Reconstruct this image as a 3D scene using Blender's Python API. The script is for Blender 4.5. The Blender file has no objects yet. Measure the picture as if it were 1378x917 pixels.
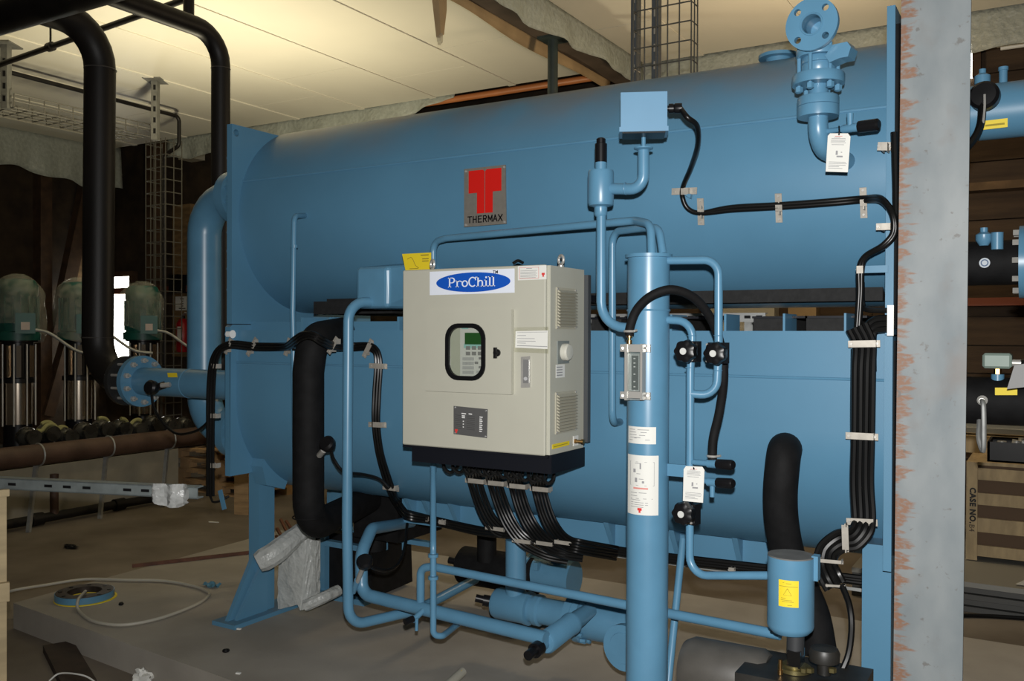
import bpy, math, random
from mathutils import Vector, Matrix, Euler
random.seed(7)
SC = bpy.context.scene
COL = SC.collection
# ------------------------------------------------------------------ camera
FPX, CX, CY = 1224.0, 689.0, 458.5
EYE = 1.64
CAM_R = (Matrix.Rotation(math.radians(30.8), 3, 'Z') @ Matrix.Rotation(math.radians(90 - 0.45), 3, 'X')
         @ Matrix.Rotation(math.radians(0.2), 3, 'Z'))
CAM_P = Vector((0, 0, EYE))
cd = bpy.data.cameras.new('camera'); cam = bpy.data.objects.new('camera', cd); COL.objects.link(cam)
cd.sensor_width = 36.0; cd.lens = 36.0 * FPX / 1378.0
cd.clip_start = 0.05; cd.clip_end = 100
cam.matrix_world = Matrix.Translation(CAM_P) @ CAM_R.to_4x4()
SC.camera = cam
# ------------------------------------------------------------------ world, exposure, lights
w = bpy.data.worlds.new('world'); SC.world = w; w.use_nodes = True
bg = w.node_tree.nodes['Background']
bg.inputs[0].default_value = (1.0, 0.86, 0.66, 1); bg.inputs[1].default_value = 0.035
SC.view_settings.view_transform = 'Standard'; SC.view_settings.look = 'None'
SC.view_settings.exposure = 0.0; SC.view_settings.gamma = 1.0; SC.view_settings.use_curve_mapping = False

def lamp(name, kind, loc, energy, color=(1, 1, 1), target=None, **kw):
    ld = bpy.data.lights.new(name, kind); ld.energy = energy; ld.color = color
    for k, v in kw.items(): setattr(ld, k, v)
    o = bpy.data.objects.new(name, ld); COL.objects.link(o); o.location = loc
    if target is not None:
        o.rotation_euler = (Vector(target) - Vector(loc)).to_track_quat('-Z', 'Y').to_euler()
    return o
# the photographer's flash, just above the lens
fwd = CAM_R @ Vector((0, 0, -1))
lamp('camera_flash', 'SPOT', CAM_P + Vector((0.02, -0.02, 0.13)), 520, (1.0, 0.985, 0.96),
     target=CAM_P + fwd * 5 + (CAM_R @ Vector((1, 0, 0))) * 1.3 + Vector((0, 0, -.15)), spot_size=math.radians(140), spot_blend=1.0, shadow_soft_size=0.02)
# assumed warm lights without fixtures, added behind the machine to brighten ceiling and floor
lamp('assumed_ceiling_light', 'SPOT', (-5.9, 5.2, 1.95), 430, (1.0, 0.89, 0.62), target=(-6.3, 5.5, 4.3),
     spot_size=math.radians(165), spot_blend=1.0, shadow_soft_size=0.15)
lamp('assumed_rear_light', 'POINT', (-1.6, 6.6, 2.9), 75, (1.0, 0.78, 0.5), shadow_soft_size=0.2)  # assumed source, added for the warm light on the floor behind

# ------------------------------------------------------------------ pixel ray helpers (photo measured at 1378 x 917)
def ray(u, v):
    return CAM_R @ Vector(((u - CX) / FPX, -(v - CY) / FPX, -1.0))
def P(u, v, Y=None, X=None, Z=None, T=None):
    d = ray(u, v)
    if Y is not None: t = Y / d.y
    elif X is not None: t = X / d.x
    elif Z is not None: t = (Z - EYE) / d.z
    else: t = T
    return CAM_P + d * t
def W(u, v, Y): return P(u, v, Y=Y)
def rad(px, p):                       # radius in metres of something px wide at p
    return px * 0.5 / FPX * (p - CAM_P).dot(fwd)

# ------------------------------------------------------------------ materials
MATS = {}
def mat(name, col, rough=0.5, metal=0.0, var=0.0, vscale=8.0, bump=0.0, bscale=60.0, col2=None, spec=0.5, coat=0.0,
        emit=None, estr=0.0, stretch=(1, 1, 1), alpha=1.0, dust=None, thr=(0.35, 0.7), detail=4.0):
    if name in MATS: return MATS[name]
    m = bpy.data.materials.new(name); m.use_nodes = True
    nt = m.node_tree; b = nt.nodes['Principled BSDF']
    b.inputs['Base Color'].default_value = (*col, 1); b.inputs['Roughness'].default_value = rough
    b.inputs['Metallic'].default_value = metal; b.inputs['Specular IOR Level'].default_value = spec
    if coat: b.inputs['Coat Weight'].default_value = coat
    if emit: b.inputs['Emission Color'].default_value = (*emit, 1); b.inputs['Emission Strength'].default_value = estr
    if alpha < 1: b.inputs['Alpha'].default_value = alpha
    src = None
    if var or col2 or bump or dust:
        tc = nt.nodes.new('ShaderNodeNewGeometry'); mp = nt.nodes.new('ShaderNodeMapping')
        mp.inputs['Scale'].default_value = stretch
        nt.links.new(tc.outputs['Position'], mp.inputs['Vector'])
    if var or col2:
        n = nt.nodes.new('ShaderNodeTexNoise'); n.inputs['Scale'].default_value = vscale; n.inputs['Detail'].default_value = detail
        nt.links.new(mp.outputs[0], n.inputs['Vector'])
        r = nt.nodes.new('ShaderNodeValToRGB')
        r.color_ramp.elements[0].position = thr[0]; r.color_ramp.elements[1].position = thr[1]
        c2 = col2 if col2 else tuple(min(1, c * (1 + var)) for c in col)
        c1 = col if col2 else tuple(c * (1 - var) for c in col)
        r.color_ramp.elements[0].color = (*c1, 1); r.color_ramp.elements[1].color = (*c2, 1)
        nt.links.new(n.outputs['Fac'], r.inputs['Fac']); src = r.outputs['Color']
    if dust:
        sx = nt.nodes.new('ShaderNodeSeparateXYZ'); nt.links.new(tc.outputs['Normal'], sx.inputs[0])
        mr = nt.nodes.new('ShaderNodeMapRange'); mr.inputs[1].default_value = 0.40; mr.inputs[2].default_value = 1.0
        mr.inputs[3].default_value = 0.0; mr.inputs[4].default_value = 0.8
        nt.links.new(sx.outputs['Z'], mr.inputs[0])
        n2 = nt.nodes.new('ShaderNodeTexNoise'); n2.inputs['Scale'].default_value = 3.0; n2.inputs['Detail'].default_value = 5
        nt.links.new(mp.outputs[0], n2.inputs['Vector'])
        mu = nt.nodes.new('ShaderNodeMath'); mu.operation = 'MULTIPLY'
        r2 = nt.nodes.new('ShaderNodeMapRange'); r2.inputs[1].default_value = .35; r2.inputs[2].default_value = .65
        nt.links.new(n2.outputs['Fac'], r2.inputs[0])
        nt.links.new(mr.outputs[0], mu.inputs[0]); nt.links.new(r2.outputs[0], mu.inputs[1])
        mx = nt.nodes.new('ShaderNodeMixRGB'); mx.inputs[1].default_value = (*col, 1); mx.inputs[2].default_value = (*dust, 1)
        if src: nt.links.new(src, mx.inputs[1])
        nt.links.new(mu.outputs[0], mx.inputs[0]); src = mx.outputs[0]
    if src: nt.links.new(src, b.inputs['Base Color'])
    if bump:
        n3 = nt.nodes.new('ShaderNodeTexNoise'); n3.inputs['Scale'].default_value = bscale; n3.inputs['Detail'].default_value = 6
        nt.links.new(mp.outputs[0], n3.inputs['Vector'])
        bp = nt.nodes.new('ShaderNodeBump'); bp.inputs['Strength'].default_value = bump; bp.inputs['Distance'].default_value = 0.01
        nt.links.new(n3.outputs['Fac'], bp.inputs['Height']); nt.links.new(bp.outputs[0], b.inputs['Normal'])
    MATS[name] = m
    return m
def glass_mat(name, tint=(1, 1, 1), gloss=0.12, rough=0.05):
    if name in MATS: return MATS[name]
    m = bpy.data.materials.new(name); m.use_nodes = True; nt = m.node_tree
    nt.nodes.remove(nt.nodes['Principled BSDF']); out = nt.nodes['Material Output']
    t = nt.nodes.new('ShaderNodeBsdfTransparent'); t.inputs[0].default_value = (*tint, 1)
    g = nt.nodes.new('ShaderNodeBsdfGlossy'); g.inputs['Roughness'].default_value = rough
    mx = nt.nodes.new('ShaderNodeMixShader'); mx.inputs[0].default_value = gloss
    nt.links.new(t.outputs[0], mx.inputs[1]); nt.links.new(g.outputs[0], mx.inputs[2]); nt.links.new(mx.outputs[0], out.inputs[0])
    MATS[name] = m; return m
def film_mat(name, col, opac=0.6, rough=0.25):      # wrinkled plastic film: part see-through, part milky
    if name in MATS: return MATS[name]
    m = bpy.data.materials.new(name); m.use_nodes = True; nt = m.node_tree
    b = nt.nodes['Principled BSDF']; out = nt.nodes['Material Output']
    b.inputs['Base Color'].default_value = (*col, 1); b.inputs['Roughness'].default_value = rough
    tl = nt.nodes.new('ShaderNodeBsdfTranslucent'); tl.inputs[0].default_value = (*col, 1)
    m1 = nt.nodes.new('ShaderNodeMixShader'); m1.inputs[0].default_value = .35
    nt.links.new(b.outputs[0], m1.inputs[1]); nt.links.new(tl.outputs[0], m1.inputs[2])
    t = nt.nodes.new('ShaderNodeBsdfTransparent')
    mx = nt.nodes.new('ShaderNodeMixShader')
    g = nt.nodes.new('ShaderNodeNewGeometry')
    n = nt.nodes.new('ShaderNodeTexNoise'); n.inputs['Scale'].default_value = 22; n.inputs['Detail'].default_value = 3
    nt.links.new(g.outputs['Position'], n.inputs['Vector'])
    mr = nt.nodes.new('ShaderNodeMapRange'); mr.inputs[1].default_value = .35; mr.inputs[2].default_value = .65
    mr.inputs[3].default_value = max(0, opac - .10); mr.inputs[4].default_value = min(1, opac + .10)
    nt.links.new(n.outputs['Fac'], mr.inputs[0]); nt.links.new(mr.outputs[0], mx.inputs[0])
    bp = nt.nodes.new('ShaderNodeBump'); bp.inputs['Strength'].default_value = .6; bp.inputs['Distance'].default_value = .03
    nt.links.new(n.outputs['Fac'], bp.inputs['Height']); nt.links.new(bp.outputs[0], b.inputs['Normal'])
    nt.links.new(t.outputs[0], mx.inputs[1]); nt.links.new(m1.outputs[0], mx.inputs[2]); nt.links.new(mx.outputs[0], out.inputs[0])
    MATS[name] = m; return m

BLUE = mat('blue_paint', (0.088, 0.226, 0.352), 0.42, var=0.05, vscale=2.5, bump=0.02, bscale=220, dust=(0.20, 0.17, 0.145), spec=.4)
BLUEP = mat('blue_pipe_paint', (0.096, 0.240, 0.372), 0.33, var=0.05, vscale=9, spec=.5)
RUBBER = mat('black_insulation', (0.0075, 0.0075, 0.008), 0.7, var=0.25, vscale=20, bump=0.05, bscale=160, spec=.16)
CABLE = mat('black_cable', (0.005, 0.005, 0.005), 0.33, spec=.35)
BLKP = mat('black_plastic', (0.006, 0.006, 0.007), 0.35, spec=.3)
BLKPAINT = mat('black_base_paint', (0.006, 0.007, 0.011), 0.5, spec=.25)
BEIGE = mat('cabinet_beige', (0.455, 0.448, 0.375), 0.5, var=0.02, vscale=6)
STEEL = mat('bright_steel', (0.50, 0.49, 0.46), 0.36, .45, var=0.1, vscale=14)
CLAMP = mat('clamp_steel', (0.42, 0.39, 0.34), 0.45, 0.3, var=0.12, vscale=30)
GALV = mat('galvanised', (0.36, 0.37, 0.36), 0.5, 0.55, var=0.14, vscale=20)
DKPIPE = mat('black_steel_pipe', (0.0085, 0.0070, 0.0062), 0.5, spec=.3, var=0.4, vscale=5, bump=.05, bscale=90, stretch=(1, 1, .3))
PAPER = mat('paper_white', (0.70, 0.70, 0.66), 0.7)
PRINT = mat('grey_print', (0.28, 0.28, 0.29), 0.8)
PRINTR = mat('red_print', (0.62, 0.035, 0.03), 0.7)
YEL = mat('yellow_label', (0.78, 0.60, 0.02), 0.6)
PINE = mat('pine_wood', (0.36, 0.235, 0.115), 0.75, var=.22, vscale=5, stretch=(1, 1, 6), bump=.1, bscale=30)
BRASS = mat('brass', (0.50, 0.30, 0.12), 0.35, 1.0)

# ------------------------------------------------------------------ mesh builder
class MB:
    def __init__(s): s.v = []; s.f = []
    def add(s, vs, fs):
        o = len(s.v); s.v += [Vector(p) for p in vs]; s.f += [tuple(i + o for i in f) for f in fs]; return s
    def box(s, a, b, rz=0.0, piv=None, M=None):
        x0, x1 = sorted((a[0], b[0])); y0, y1 = sorted((a[1], b[1])); z0, z1 = sorted((a[2], b[2]))
        vs = [Vector(p) for p in ((x0, y0, z0), (x1, y0, z0), (x1, y1, z0), (x0, y1, z0), (x0, y0, z1), (x1, y0, z1), (x1, y1, z1), (x0, y1, z1))]
        if rz:
            c = Vector(piv) if piv is not None else (Vector(a) + Vector(b)) / 2
            R = Matrix.Rotation(rz, 3, 'Z'); vs = [c + R @ (p - c) for p in vs]
        if M is not None: vs = [M @ p for p in vs]
        return s.add(vs, [(0, 3, 2, 1), (4, 5, 6, 7), (0, 1, 5, 4), (1, 2, 6, 5), (2, 3, 7, 6), (3, 0, 4, 7)])
    def bar(s, p0, p1, wd, th, up=(0, 0, 1)):          # rectangular bar from p0 to p1
        p0 = Vector(p0); p1 = Vector(p1); d = (p1 - p0).normalized(); up = Vector(up)
        sd = d.cross(up)
        if sd.length < 1e-5: sd = d.cross(Vector((1, 0, 0)))
        sd.normalize(); u = sd.cross(d).normalized()
        vs = []
        for p in (p0, p1):
            for a, b in ((-1, -1), (1, -1), (1, 1), (-1, 1)): vs.append(p + sd * a * wd / 2 + u * b * th / 2)
        return s.add(vs, [(0, 1, 2, 3), (7, 6, 5, 4), (0, 4, 5, 1), (1, 5, 6, 2), (2, 6, 7, 3), (3, 7, 4, 0)])
    def lathe(s, prof, o, ax, n=24, cap=True):           # prof: (r, dist along ax)
        o = Vector(o); ax = Vector(ax).normalized()
        a = ax.cross(Vector((0, 0, 1)))
        if a.length < 1e-4: a = Vector((1, 0, 0))
        a.normalize(); b = ax.cross(a)
        vs = []; fs = []
        for r, h in prof:
            for k in range(n):
                t = 2 * math.pi * k / n; vs.append(o + ax * h + (a * math.cos(t) + b * math.sin(t)) * r)
        m = len(prof)
        for i in range(m - 1):
            for k in range(n):
                k2 = (k + 1) % n; fs.append((i * n + k, i * n + k2, (i + 1) * n + k2, (i + 1) * n + k))
        if cap: fs.append(tuple(range(n - 1, -1, -1))); fs.append(tuple((m - 1) * n + k for k in range(n)))
        return s.add(vs, fs)
    def cyl(s, p0, p1, r, r2=None, n=20):
        p0 = Vector(p0); p1 = Vector(p1)
        return s.lathe([(r, 0), (r if r2 is None else r2, (p1 - p0).length)], p0, p1 - p0, n)
    def sweep(s, pts, r, n=12, cap=True):
        pts = [Vector(p) for p in pts]; m = len(pts)
        rs = r if isinstance(r, (list, tuple)) else [r] * m
        tan = []
        for i in range(m):
            d = pts[min(i + 1, m - 1)] - pts[max(i - 1, 0)]; tan.append(d.normalized())
        a = tan[0].cross(Vector((0, 0, 1)))
        if a.length < 1e-3: a = tan[0].cross(Vector((1, 0, 0)))
        a.normalize(); vs = []; fs = []
        for i in range(m):
            a = (a - tan[i] * a.dot(tan[i])).normalized(); b = tan[i].cross(a)
            for k in range(n):
                t = 2 * math.pi * k / n; vs.append(pts[i] + (a * math.cos(t) + b * math.sin(t)) * rs[i])
        for i in range(m - 1):
            for k in range(n):
                k2 = (k + 1) % n; fs.append((i * n + k, i * n + k2, (i + 1) * n + k2, (i + 1) * n + k))
        if cap: fs.append(tuple(range(n - 1, -1, -1))); fs.append(tuple((m - 1) * n + k for k in range(n)))
        return s.add(vs, fs)
    def pipe(s, pts, r, bend=None, n=16): return s.sweep(fillet(pts, bend if bend else 3 * r), r, n)
    def cable(s, pts, r, n=8): return s.sweep(smooth(pts), r, n)
    def prism(s, poly, vec):                              # polygon (3D points, one plane) extruded by vec
        poly = [Vector(p) for p in poly]; vec = Vector(vec); n = len(poly)
        nrm = Vector((0, 0, 0))
        for i in range(n): nrm += (poly[i] - poly[0]).cross(poly[(i + 1) % n] - poly[0])
        if nrm.dot(vec) > 0: poly = poly[::-1]
        vs = poly + [p + vec for p in poly]
        fs = [tuple(range(n)), tuple(range(2 * n - 1, n - 1, -1))]
        for i in range(n):
            j = (i + 1) % n; fs.append((i, i + n, j + n, j))
        return s.add(vs, fs)
    def ring(s, outer, inner, vec):                       # two matching loops -> solid frame
        outer = [Vector(p) for p in outer]; inner = [Vector(p) for p in inner]; vec = Vector(vec); n = len(outer)
        vs = outer + inner + [p + vec for p in outer] + [p + vec for p in inner]; fs = []
        for i in range(n):
            j = (i + 1) % n
            fs += [(i, j, n + j, n + i), (2 * n + i, 3 * n + i, 3 * n + j, 2 * n + j), (i, 2 * n + i, 2 * n + j, j), (n + i, n + j, 3 * n + j, 3 * n + i)]
        return s.add(vs, fs)
    def torus(s, c, ax, R, r, n=28, k=10):
        c = Vector(c); ax = Vector(ax).normalized(); a = ax.cross(Vector((0, 0, 1)))
        if a.length < 1e-4: a = Vector((1, 0, 0))
        a.normalize(); b = ax.cross(a)
        vs = []; fs = []
        for i in range(n):
            t = 2 * math.pi * i / n; d = a * math.cos(t) + b * math.sin(t)
            for j in range(k):
                q = 2 * math.pi * j / k; vs.append(c + d * (R + r * math.cos(q)) + ax * r * math.sin(q))
        for i in range(n):
            for j in range(k):
                i2 = (i + 1) % n; j2 = (j + 1) % k; fs.append((i * k + j, i2 * k + j, i2 * k + j2, i * k + j2))
        return s.add(vs, fs)
    def sheet(s, fn, nu, nv, thick=None):                 # fn(a, b) -> point, a, b in 0..1
        vs = [Vector(fn(i / nu, j / nv)) for i in range(nu + 1) for j in range(nv + 1)]
        fs = [(i * (nv + 1) + j, (i + 1) * (nv + 1) + j, (i + 1) * (nv + 1) + j + 1, i * (nv + 1) + j + 1) for i in range(nu) for j in range(nv)]
        return s.add(vs, fs)
    def blob(s, c, rx, ry, rz, n=14, m=9, jit=0.0, seed=0):
        rnd = random.Random(seed); c = Vector(c); vs = []; fs = []
        for i in range(m + 1):
            p = math.pi * i / m
            for k in range(n):
                t = 2 * math.pi * k / n; q = 1 + rnd.uniform(-jit, jit)
                vs.append(c + Vector((rx * math.sin(p) * math.cos(t) * q, ry * math.sin(p) * math.sin(t) * q, rz * math.cos(p) * q)))
        for i in range(m):
            for k in range(n):
                k2 = (k + 1) % n; fs.append((i * n + k, (i + 1) * n + k, (i + 1) * n + k2, i * n + k2))
        return s.add(vs, fs)
    def build(s, name, m, parent=None, angle=38, **tags):
        lo = [min(p[i] for p in s.v) for i in range(3)]; hi = [max(p[i] for p in s.v) for i in range(3)]
        c = Vector(((lo[0] + hi[0]) / 2, (lo[1] + hi[1]) / 2, lo[2]))
        me = bpy.data.meshes.new(name); me.from_pydata([p - c for p in s.v], [], s.f); me.update()
        return place(me, name, m, c, parent, angle, **tags)
def place(me, name, m, c, parent=None, angle=38, **tags):
    if m is not None and not me.materials: me.materials.append(m)
    if angle:
        me.polygons.foreach_set('use_smooth', [True] * len(me.polygons))
        me.set_sharp_from_angle(angle=math.radians(angle))
    o = bpy.data.objects.new(name, me); COL.objects.link(o)
    if parent is not None:
        o.parent = parent; o.location = c - wpos(parent)
    else: o.location = c
    if tags: tag(o, **tags)
    return o
def wpos(o):
    p = Vector((0, 0, 0))
    while o is not None: p += o.location; o = o.parent
    return p
def tag(o, label=None, cat=None, group=None, kind=None):
    if label: o['label'] = label
    if cat: o['category'] = cat
    if group: o['group'] = group
    if kind: o['kind'] = kind
    return o
def thing(name, loc, label, cat, group=None):
    o = bpy.data.objects.new(name, None); COL.objects.link(o); o.location = loc; o.empty_display_size = .1
    return tag(o, label, cat, group)
def dup(src, to, parent=None, rot=None):                  # a copy sharing the mesh, at world position to
    o = src.copy(); COL.objects.link(o); pr = src.parent if parent is None else parent
    o.parent = pr; o.location = Vector(to) - (wpos(pr) if pr else Vector())
    if rot is not None: o.rotation_euler = rot
    return o
def fillet(pts, R, k=7):
    pts = [Vector(p) for p in pts]; out = [pts[0]]
    for i in range(1, len(pts) - 1):
        a = pts[i - 1] - pts[i]; b = pts[i + 1] - pts[i]; la, lb = a.length, b.length
        a.normalize(); b.normalize(); ang = a.angle(b)
        if ang > math.pi - .03: out.append(pts[i]); continue
        d = min(R / math.tan(ang / 2), la * .49 if i > 1 else la * .98, lb * .49 if i < len(pts) - 2 else lb * .98)
        r = d * math.tan(ang / 2); c = pts[i] + (a + b).normalized() * (r / math.sin(ang / 2))
        v0 = pts[i] + a * d - c; v1 = pts[i] + b * d - c; th = v0.angle(v1)
        for j in range(k + 1):
            t = j / k; out.append(c + (v0 * math.sin((1 - t) * th) + v1 * math.sin(t * th)) / math.sin(th))
    out.append(pts[-1]); return out
def smooth(pts, k=6):
    pts = [Vector(p) for p in pts]
    if len(pts) < 3: return pts
    q = [pts[0] * 2 - pts[1]] + pts + [pts[-1] * 2 - pts[-2]]; out = []
    for i in range(1, len(q) - 2):
        for j in range(k):
            t = j / k; p0, p1, p2, p3 = q[i - 1:i + 3]
            out.append(.5 * ((2 * p1) + (p2 - p0) * t + (2 * p0 - 5 * p1 + 4 * p2 - p3) * t * t + (3 * p1 - p0 - 3 * p2 + p3) * t ** 3))
    out.append(pts[-1]); return out
def flat_curve(name, loops, th, m, M, parent=None, label=None):   # plate with holes: loops of 2D points, M places it
    cu = bpy.data.curves.new(name, 'CURVE'); cu.dimensions = '2D'; cu.fill_mode = 'BOTH'; cu.extrude = th / 2
    for lp in loops:
        sp = cu.splines.new('POLY'); sp.points.add(len(lp) - 1); sp.use_cyclic_u = True
        for q, p in zip(sp.points, lp): q.co = (p[0], p[1], 0, 1)
    return _bake(cu, name, m, M, parent, label)
def text(name, body, size, th, m, M, parent=None, bold=0.0, align='CENTER', sx=1.0, label=None):
    cu = bpy.data.curves.new(name, 'FONT'); cu.body = body; cu.size = size; cu.extrude = th / 2; cu.offset = bold
    cu.align_x = align; cu.space_character = 1.12 if bold > .0005 else 1.0; cu.align_y = 'CENTER'; cu.resolution_u = 3
    return _bake(cu, name, m, M @ Matrix.Diagonal((sx, 1, 1, 1)), parent, label)
def _bake(cu, name, m, M, parent, label):
    t = bpy.data.objects.new('tmp', cu); COL.objects.link(t); bpy.context.view_layer.update()
    me = bpy.data.meshes.new_from_object(t.evaluated_get(bpy.context.evaluated_depsgraph_get()))
    bpy.data.objects.remove(t); bpy.data.curves.remove(cu)
    me.name = name; me.transform(M)
    vs = [v.co for v in me.vertices]
    lo = [min(p[i] for p in vs) for i in range(3)]; hi = [max(p[i] for p in vs) for i in range(3)]
    c = Vector(((lo[0] + hi[0]) / 2, (lo[1] + hi[1]) / 2, lo[2]))
    me.transform(Matrix.Translation(-c)); me.materials.clear()
    o = place(me, name, m, c, parent, 30)
    if label: o['label'] = label
    return o
def front(p, yaw=0.0):            # local x right, y up, z towards the viewer, standing upright, facing -Y (turned by yaw)
    return Matrix.Translation(p) @ Matrix.Rotation(yaw, 4, 'Z') @ Matrix.Rotation(math.pi / 2, 4, 'X')
def circ(x, y, r, n=16): return [(x + r * math.cos(2 * math.pi * k / n), y + r * math.sin(2 * math.pi * k / n)) for k in range(n)]
def rrect(x0, y0, x1, y1, r, k=6):
    out = []
    for cx, cy, a in ((x1 - r, y1 - r, 0), (x0 + r, y1 - r, 90), (x0 + r, y0 + r, 180), (x1 - r, y0 + r, 270)):
        for j in range(k + 1):
            t = math.radians(a + 90 * j / k); out.append((cx + r * math.cos(t), cy + r * math.sin(t)))
    return out
# ================================================================== THE SETTING
FLOORM = mat('floor_concrete', (0.105, 0.085, 0.063), 0.75, col2=(0.20, 0.17, 0.135), vscale=1.6, bump=.08, bscale=25, detail=9)
PADM = mat('pad_concrete', (0.27, 0.248, 0.212), 0.8, col2=(0.37, 0.342, 0.298), vscale=2.2, bump=.08, bscale=60, detail=9)
CEILM = mat('ceiling_panel_paint', (0.62, 0.59, 0.50), 0.42, var=.03, vscale=1.2, spec=.4)
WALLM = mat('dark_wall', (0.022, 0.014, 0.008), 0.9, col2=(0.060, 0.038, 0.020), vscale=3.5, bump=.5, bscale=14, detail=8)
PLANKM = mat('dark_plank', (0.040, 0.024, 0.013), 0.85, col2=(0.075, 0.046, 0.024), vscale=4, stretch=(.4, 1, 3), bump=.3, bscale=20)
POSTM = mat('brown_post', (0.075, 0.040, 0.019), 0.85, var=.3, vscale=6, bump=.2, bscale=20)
FILM = film_mat('milky_film', (0.50, 0.53, 0.48), .85, .35)
def st(o): o['kind'] = 'structure'; return o
def box(name, a, b, m, parent=None, **k): return MB().box(a, b).build(name, m, parent, angle=0, **k)

st(box('floor', (-17, -3, -.1), (5, 10, 0), FLOORM))
PZ = 0.14
a = P(18, 812, Z=PZ); b = P(308, 915, Z=PZ)
pb = a + (b - a) * ((1.5 - a.x) / (b.x - a.x))
pad = MB().prism([(a.x, a.y, -.01), (pb.x, pb.y, -.01), (1.5, 5.02, -.01), (a.x - .1, 5.02, -.01)], (0, 0, PZ + .01)).build('floor_pad', PADM, angle=0)
st(pad)
CZ = EYE + 2.56
# ceiling of painted panels between long joints
ceil = box('ceiling', (-11.3, -2, CZ + .02), (2.2, 8.06, CZ + .12), mat('ceiling_core', (.2, .19, .16), .8)); st(ceil)
def rrow(x0, x1, y0, y1):
    g = .004
    box('ceiling_panel', (x0 + g, y0 + g, CZ), (x1 - g, y1 - g, CZ + .03), CEILM, ceil)
xs = [-11.3] + [-10.81 + i for i in range(13)] + [2.2]
for i in range(len(xs) - 1):
    ysp = {-6.81: 6.73, -7.81: 7.37, -5.81: 7.26, -4.81: 6.72}.get(round(xs[i], 2), 6.2 + (i * .37) % 1.1)
    rrow(xs[i], xs[i + 1], -2, ysp - 3.4); rrow(xs[i], xs[i + 1], ysp - 3.4, ysp); rrow(xs[i], xs[i + 1], ysp, 8.06)
    if 0 < i: MB().box((xs[i] - .04, -2, CZ - .010), (xs[i] + .04, 8.06, CZ + .002)).build('joint_strip', CEILM, ceil, angle=0)
roof = st(box('roof', (-14, -3, 6.4), (5, 10, 6.5), mat('roof_dark', (.02, .014, .01), .9)))
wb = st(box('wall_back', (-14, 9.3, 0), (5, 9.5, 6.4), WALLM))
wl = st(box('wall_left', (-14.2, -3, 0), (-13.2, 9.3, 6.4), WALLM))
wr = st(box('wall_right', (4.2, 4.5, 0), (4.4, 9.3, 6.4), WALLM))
random.seed(3)
z = 0.0                                      # log planks of the rear wall
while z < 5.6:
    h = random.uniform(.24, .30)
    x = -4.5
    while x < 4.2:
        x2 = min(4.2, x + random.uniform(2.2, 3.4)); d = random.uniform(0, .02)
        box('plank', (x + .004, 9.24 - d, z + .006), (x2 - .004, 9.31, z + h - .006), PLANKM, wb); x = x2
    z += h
# timber posts and brace of the left wall
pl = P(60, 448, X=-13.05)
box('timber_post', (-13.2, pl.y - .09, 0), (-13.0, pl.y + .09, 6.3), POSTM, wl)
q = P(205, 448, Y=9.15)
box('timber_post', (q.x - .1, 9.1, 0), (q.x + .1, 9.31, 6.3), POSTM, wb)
MB().bar(P(118, 245, X=-13.0), P(76, 450, X=-13.0), .2, .16, (1, 0, 0)).build('timber_brace', POSTM, wl, angle=0)
MB().bar(P(62, 560, X=-13.0), P(92, 455, X=-13.0), .16, .16, (1, 0, 0)).build('timber_brace', POSTM, wl, angle=0)
PLY = mat('plywood', (0.20, 0.125, 0.055), .8, var=.3, vscale=4, stretch=(1, 1, 4))
box('plywood_panel', P(232, 480, Y=9.22), P(262, 275, Y=9.3), PLY, wb)
MB().prism([P(93, 380, X=-13.0), P(112, 380, X=-13.0), P(112, 318, X=-13.0), P(104, 330, X=-13.0)], (-.05, 0, 0)).build('plywood_panel', PLY, wl, angle=0)
box('rail', P(150, 396, Y=9.15), P(262, 385, Y=9.28), mat('red_brown_rail', (.14, .035, .012), .7), wb)
# daylight opening in the rear left corner, behind the pumps
p0 = P(146, 512, Y=9.26); p1 = P(178, 372, Y=9.26)
win = st(box('window_1', (p0.x, 9.25, p0.z), (p1.x, 9.29, p1.z), mat('daylight_pane', (.9, .9, .9), .5, emit=(1.0, 0.97, 0.86), estr=7)))
for aa, bb in (((p0.x - .08, p0.z - .08), (p0.x, p1.z + .08)), ((p1.x, p0.z - .08), (p1.x + .08, p1.z + .08)),
               ((p0.x, p0.z - .08), (p1.x, p0.z)), ((p0.x, p1.z), (p1.x, p1.z + .08))):
    box('window_frame', (aa[0], 9.2, aa[1]), (bb[0], 9.3, bb[1]), POSTM, win)
p0 = P(1298, 106, Y=9.2); p1 = P(1309, 60, Y=9.2)
win = st(box('window_2', (p0.x, 9.18, p0.z), (p1.x, 9.22, p1.z), MATS['daylight_pane']))
box('window_frame', (p1.x, 9.14, p0.z), (p1.x + .07, 9.25, p1.z), POSTM, win)
# ---- plastic film hanging along the ceiling edges
def film_strip(label, x0, x1, y, ztop, drop, amp=.03, seed=0, parent=None, ax='X'):
    r = random.Random(seed); ph = [r.uniform(0, 6) for _ in range(4)]
    def fn(s, t):
        x = x0 + (x1 - x0) * s; dd = drop(s) if callable(drop) else drop
        w = amp * (math.sin(x * 7 + ph[0]) + .6 * math.sin(x * 17 + ph[1])) * t
        zz = ztop - dd * t * (1 + .10 * math.sin(x * 2.3 + ph[2]) + .05 * math.sin(x * 9 + ph[3]))
        return (x, y + w, zz) if ax == 'X' else (y + w, x, zz)
    o = MB().sheet(fn, 90, 6).build('plastic_film', FILM, angle=60)
    so = o.modifiers.new('s', 'SOLIDIFY'); so.thickness = .004
    return tag(o, label, 'film', 'film hanging along the ceiling edge')
film_strip('crumpled milky film hanging over the left end of the chiller shells', P(225, 190, Y=8.08).x, P(612, 130, Y=8.08).x, 8.09, CZ + .03, lambda s: .27 * (1 - .75 * max(0, (s - .7) / .3)), seed=1)
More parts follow.
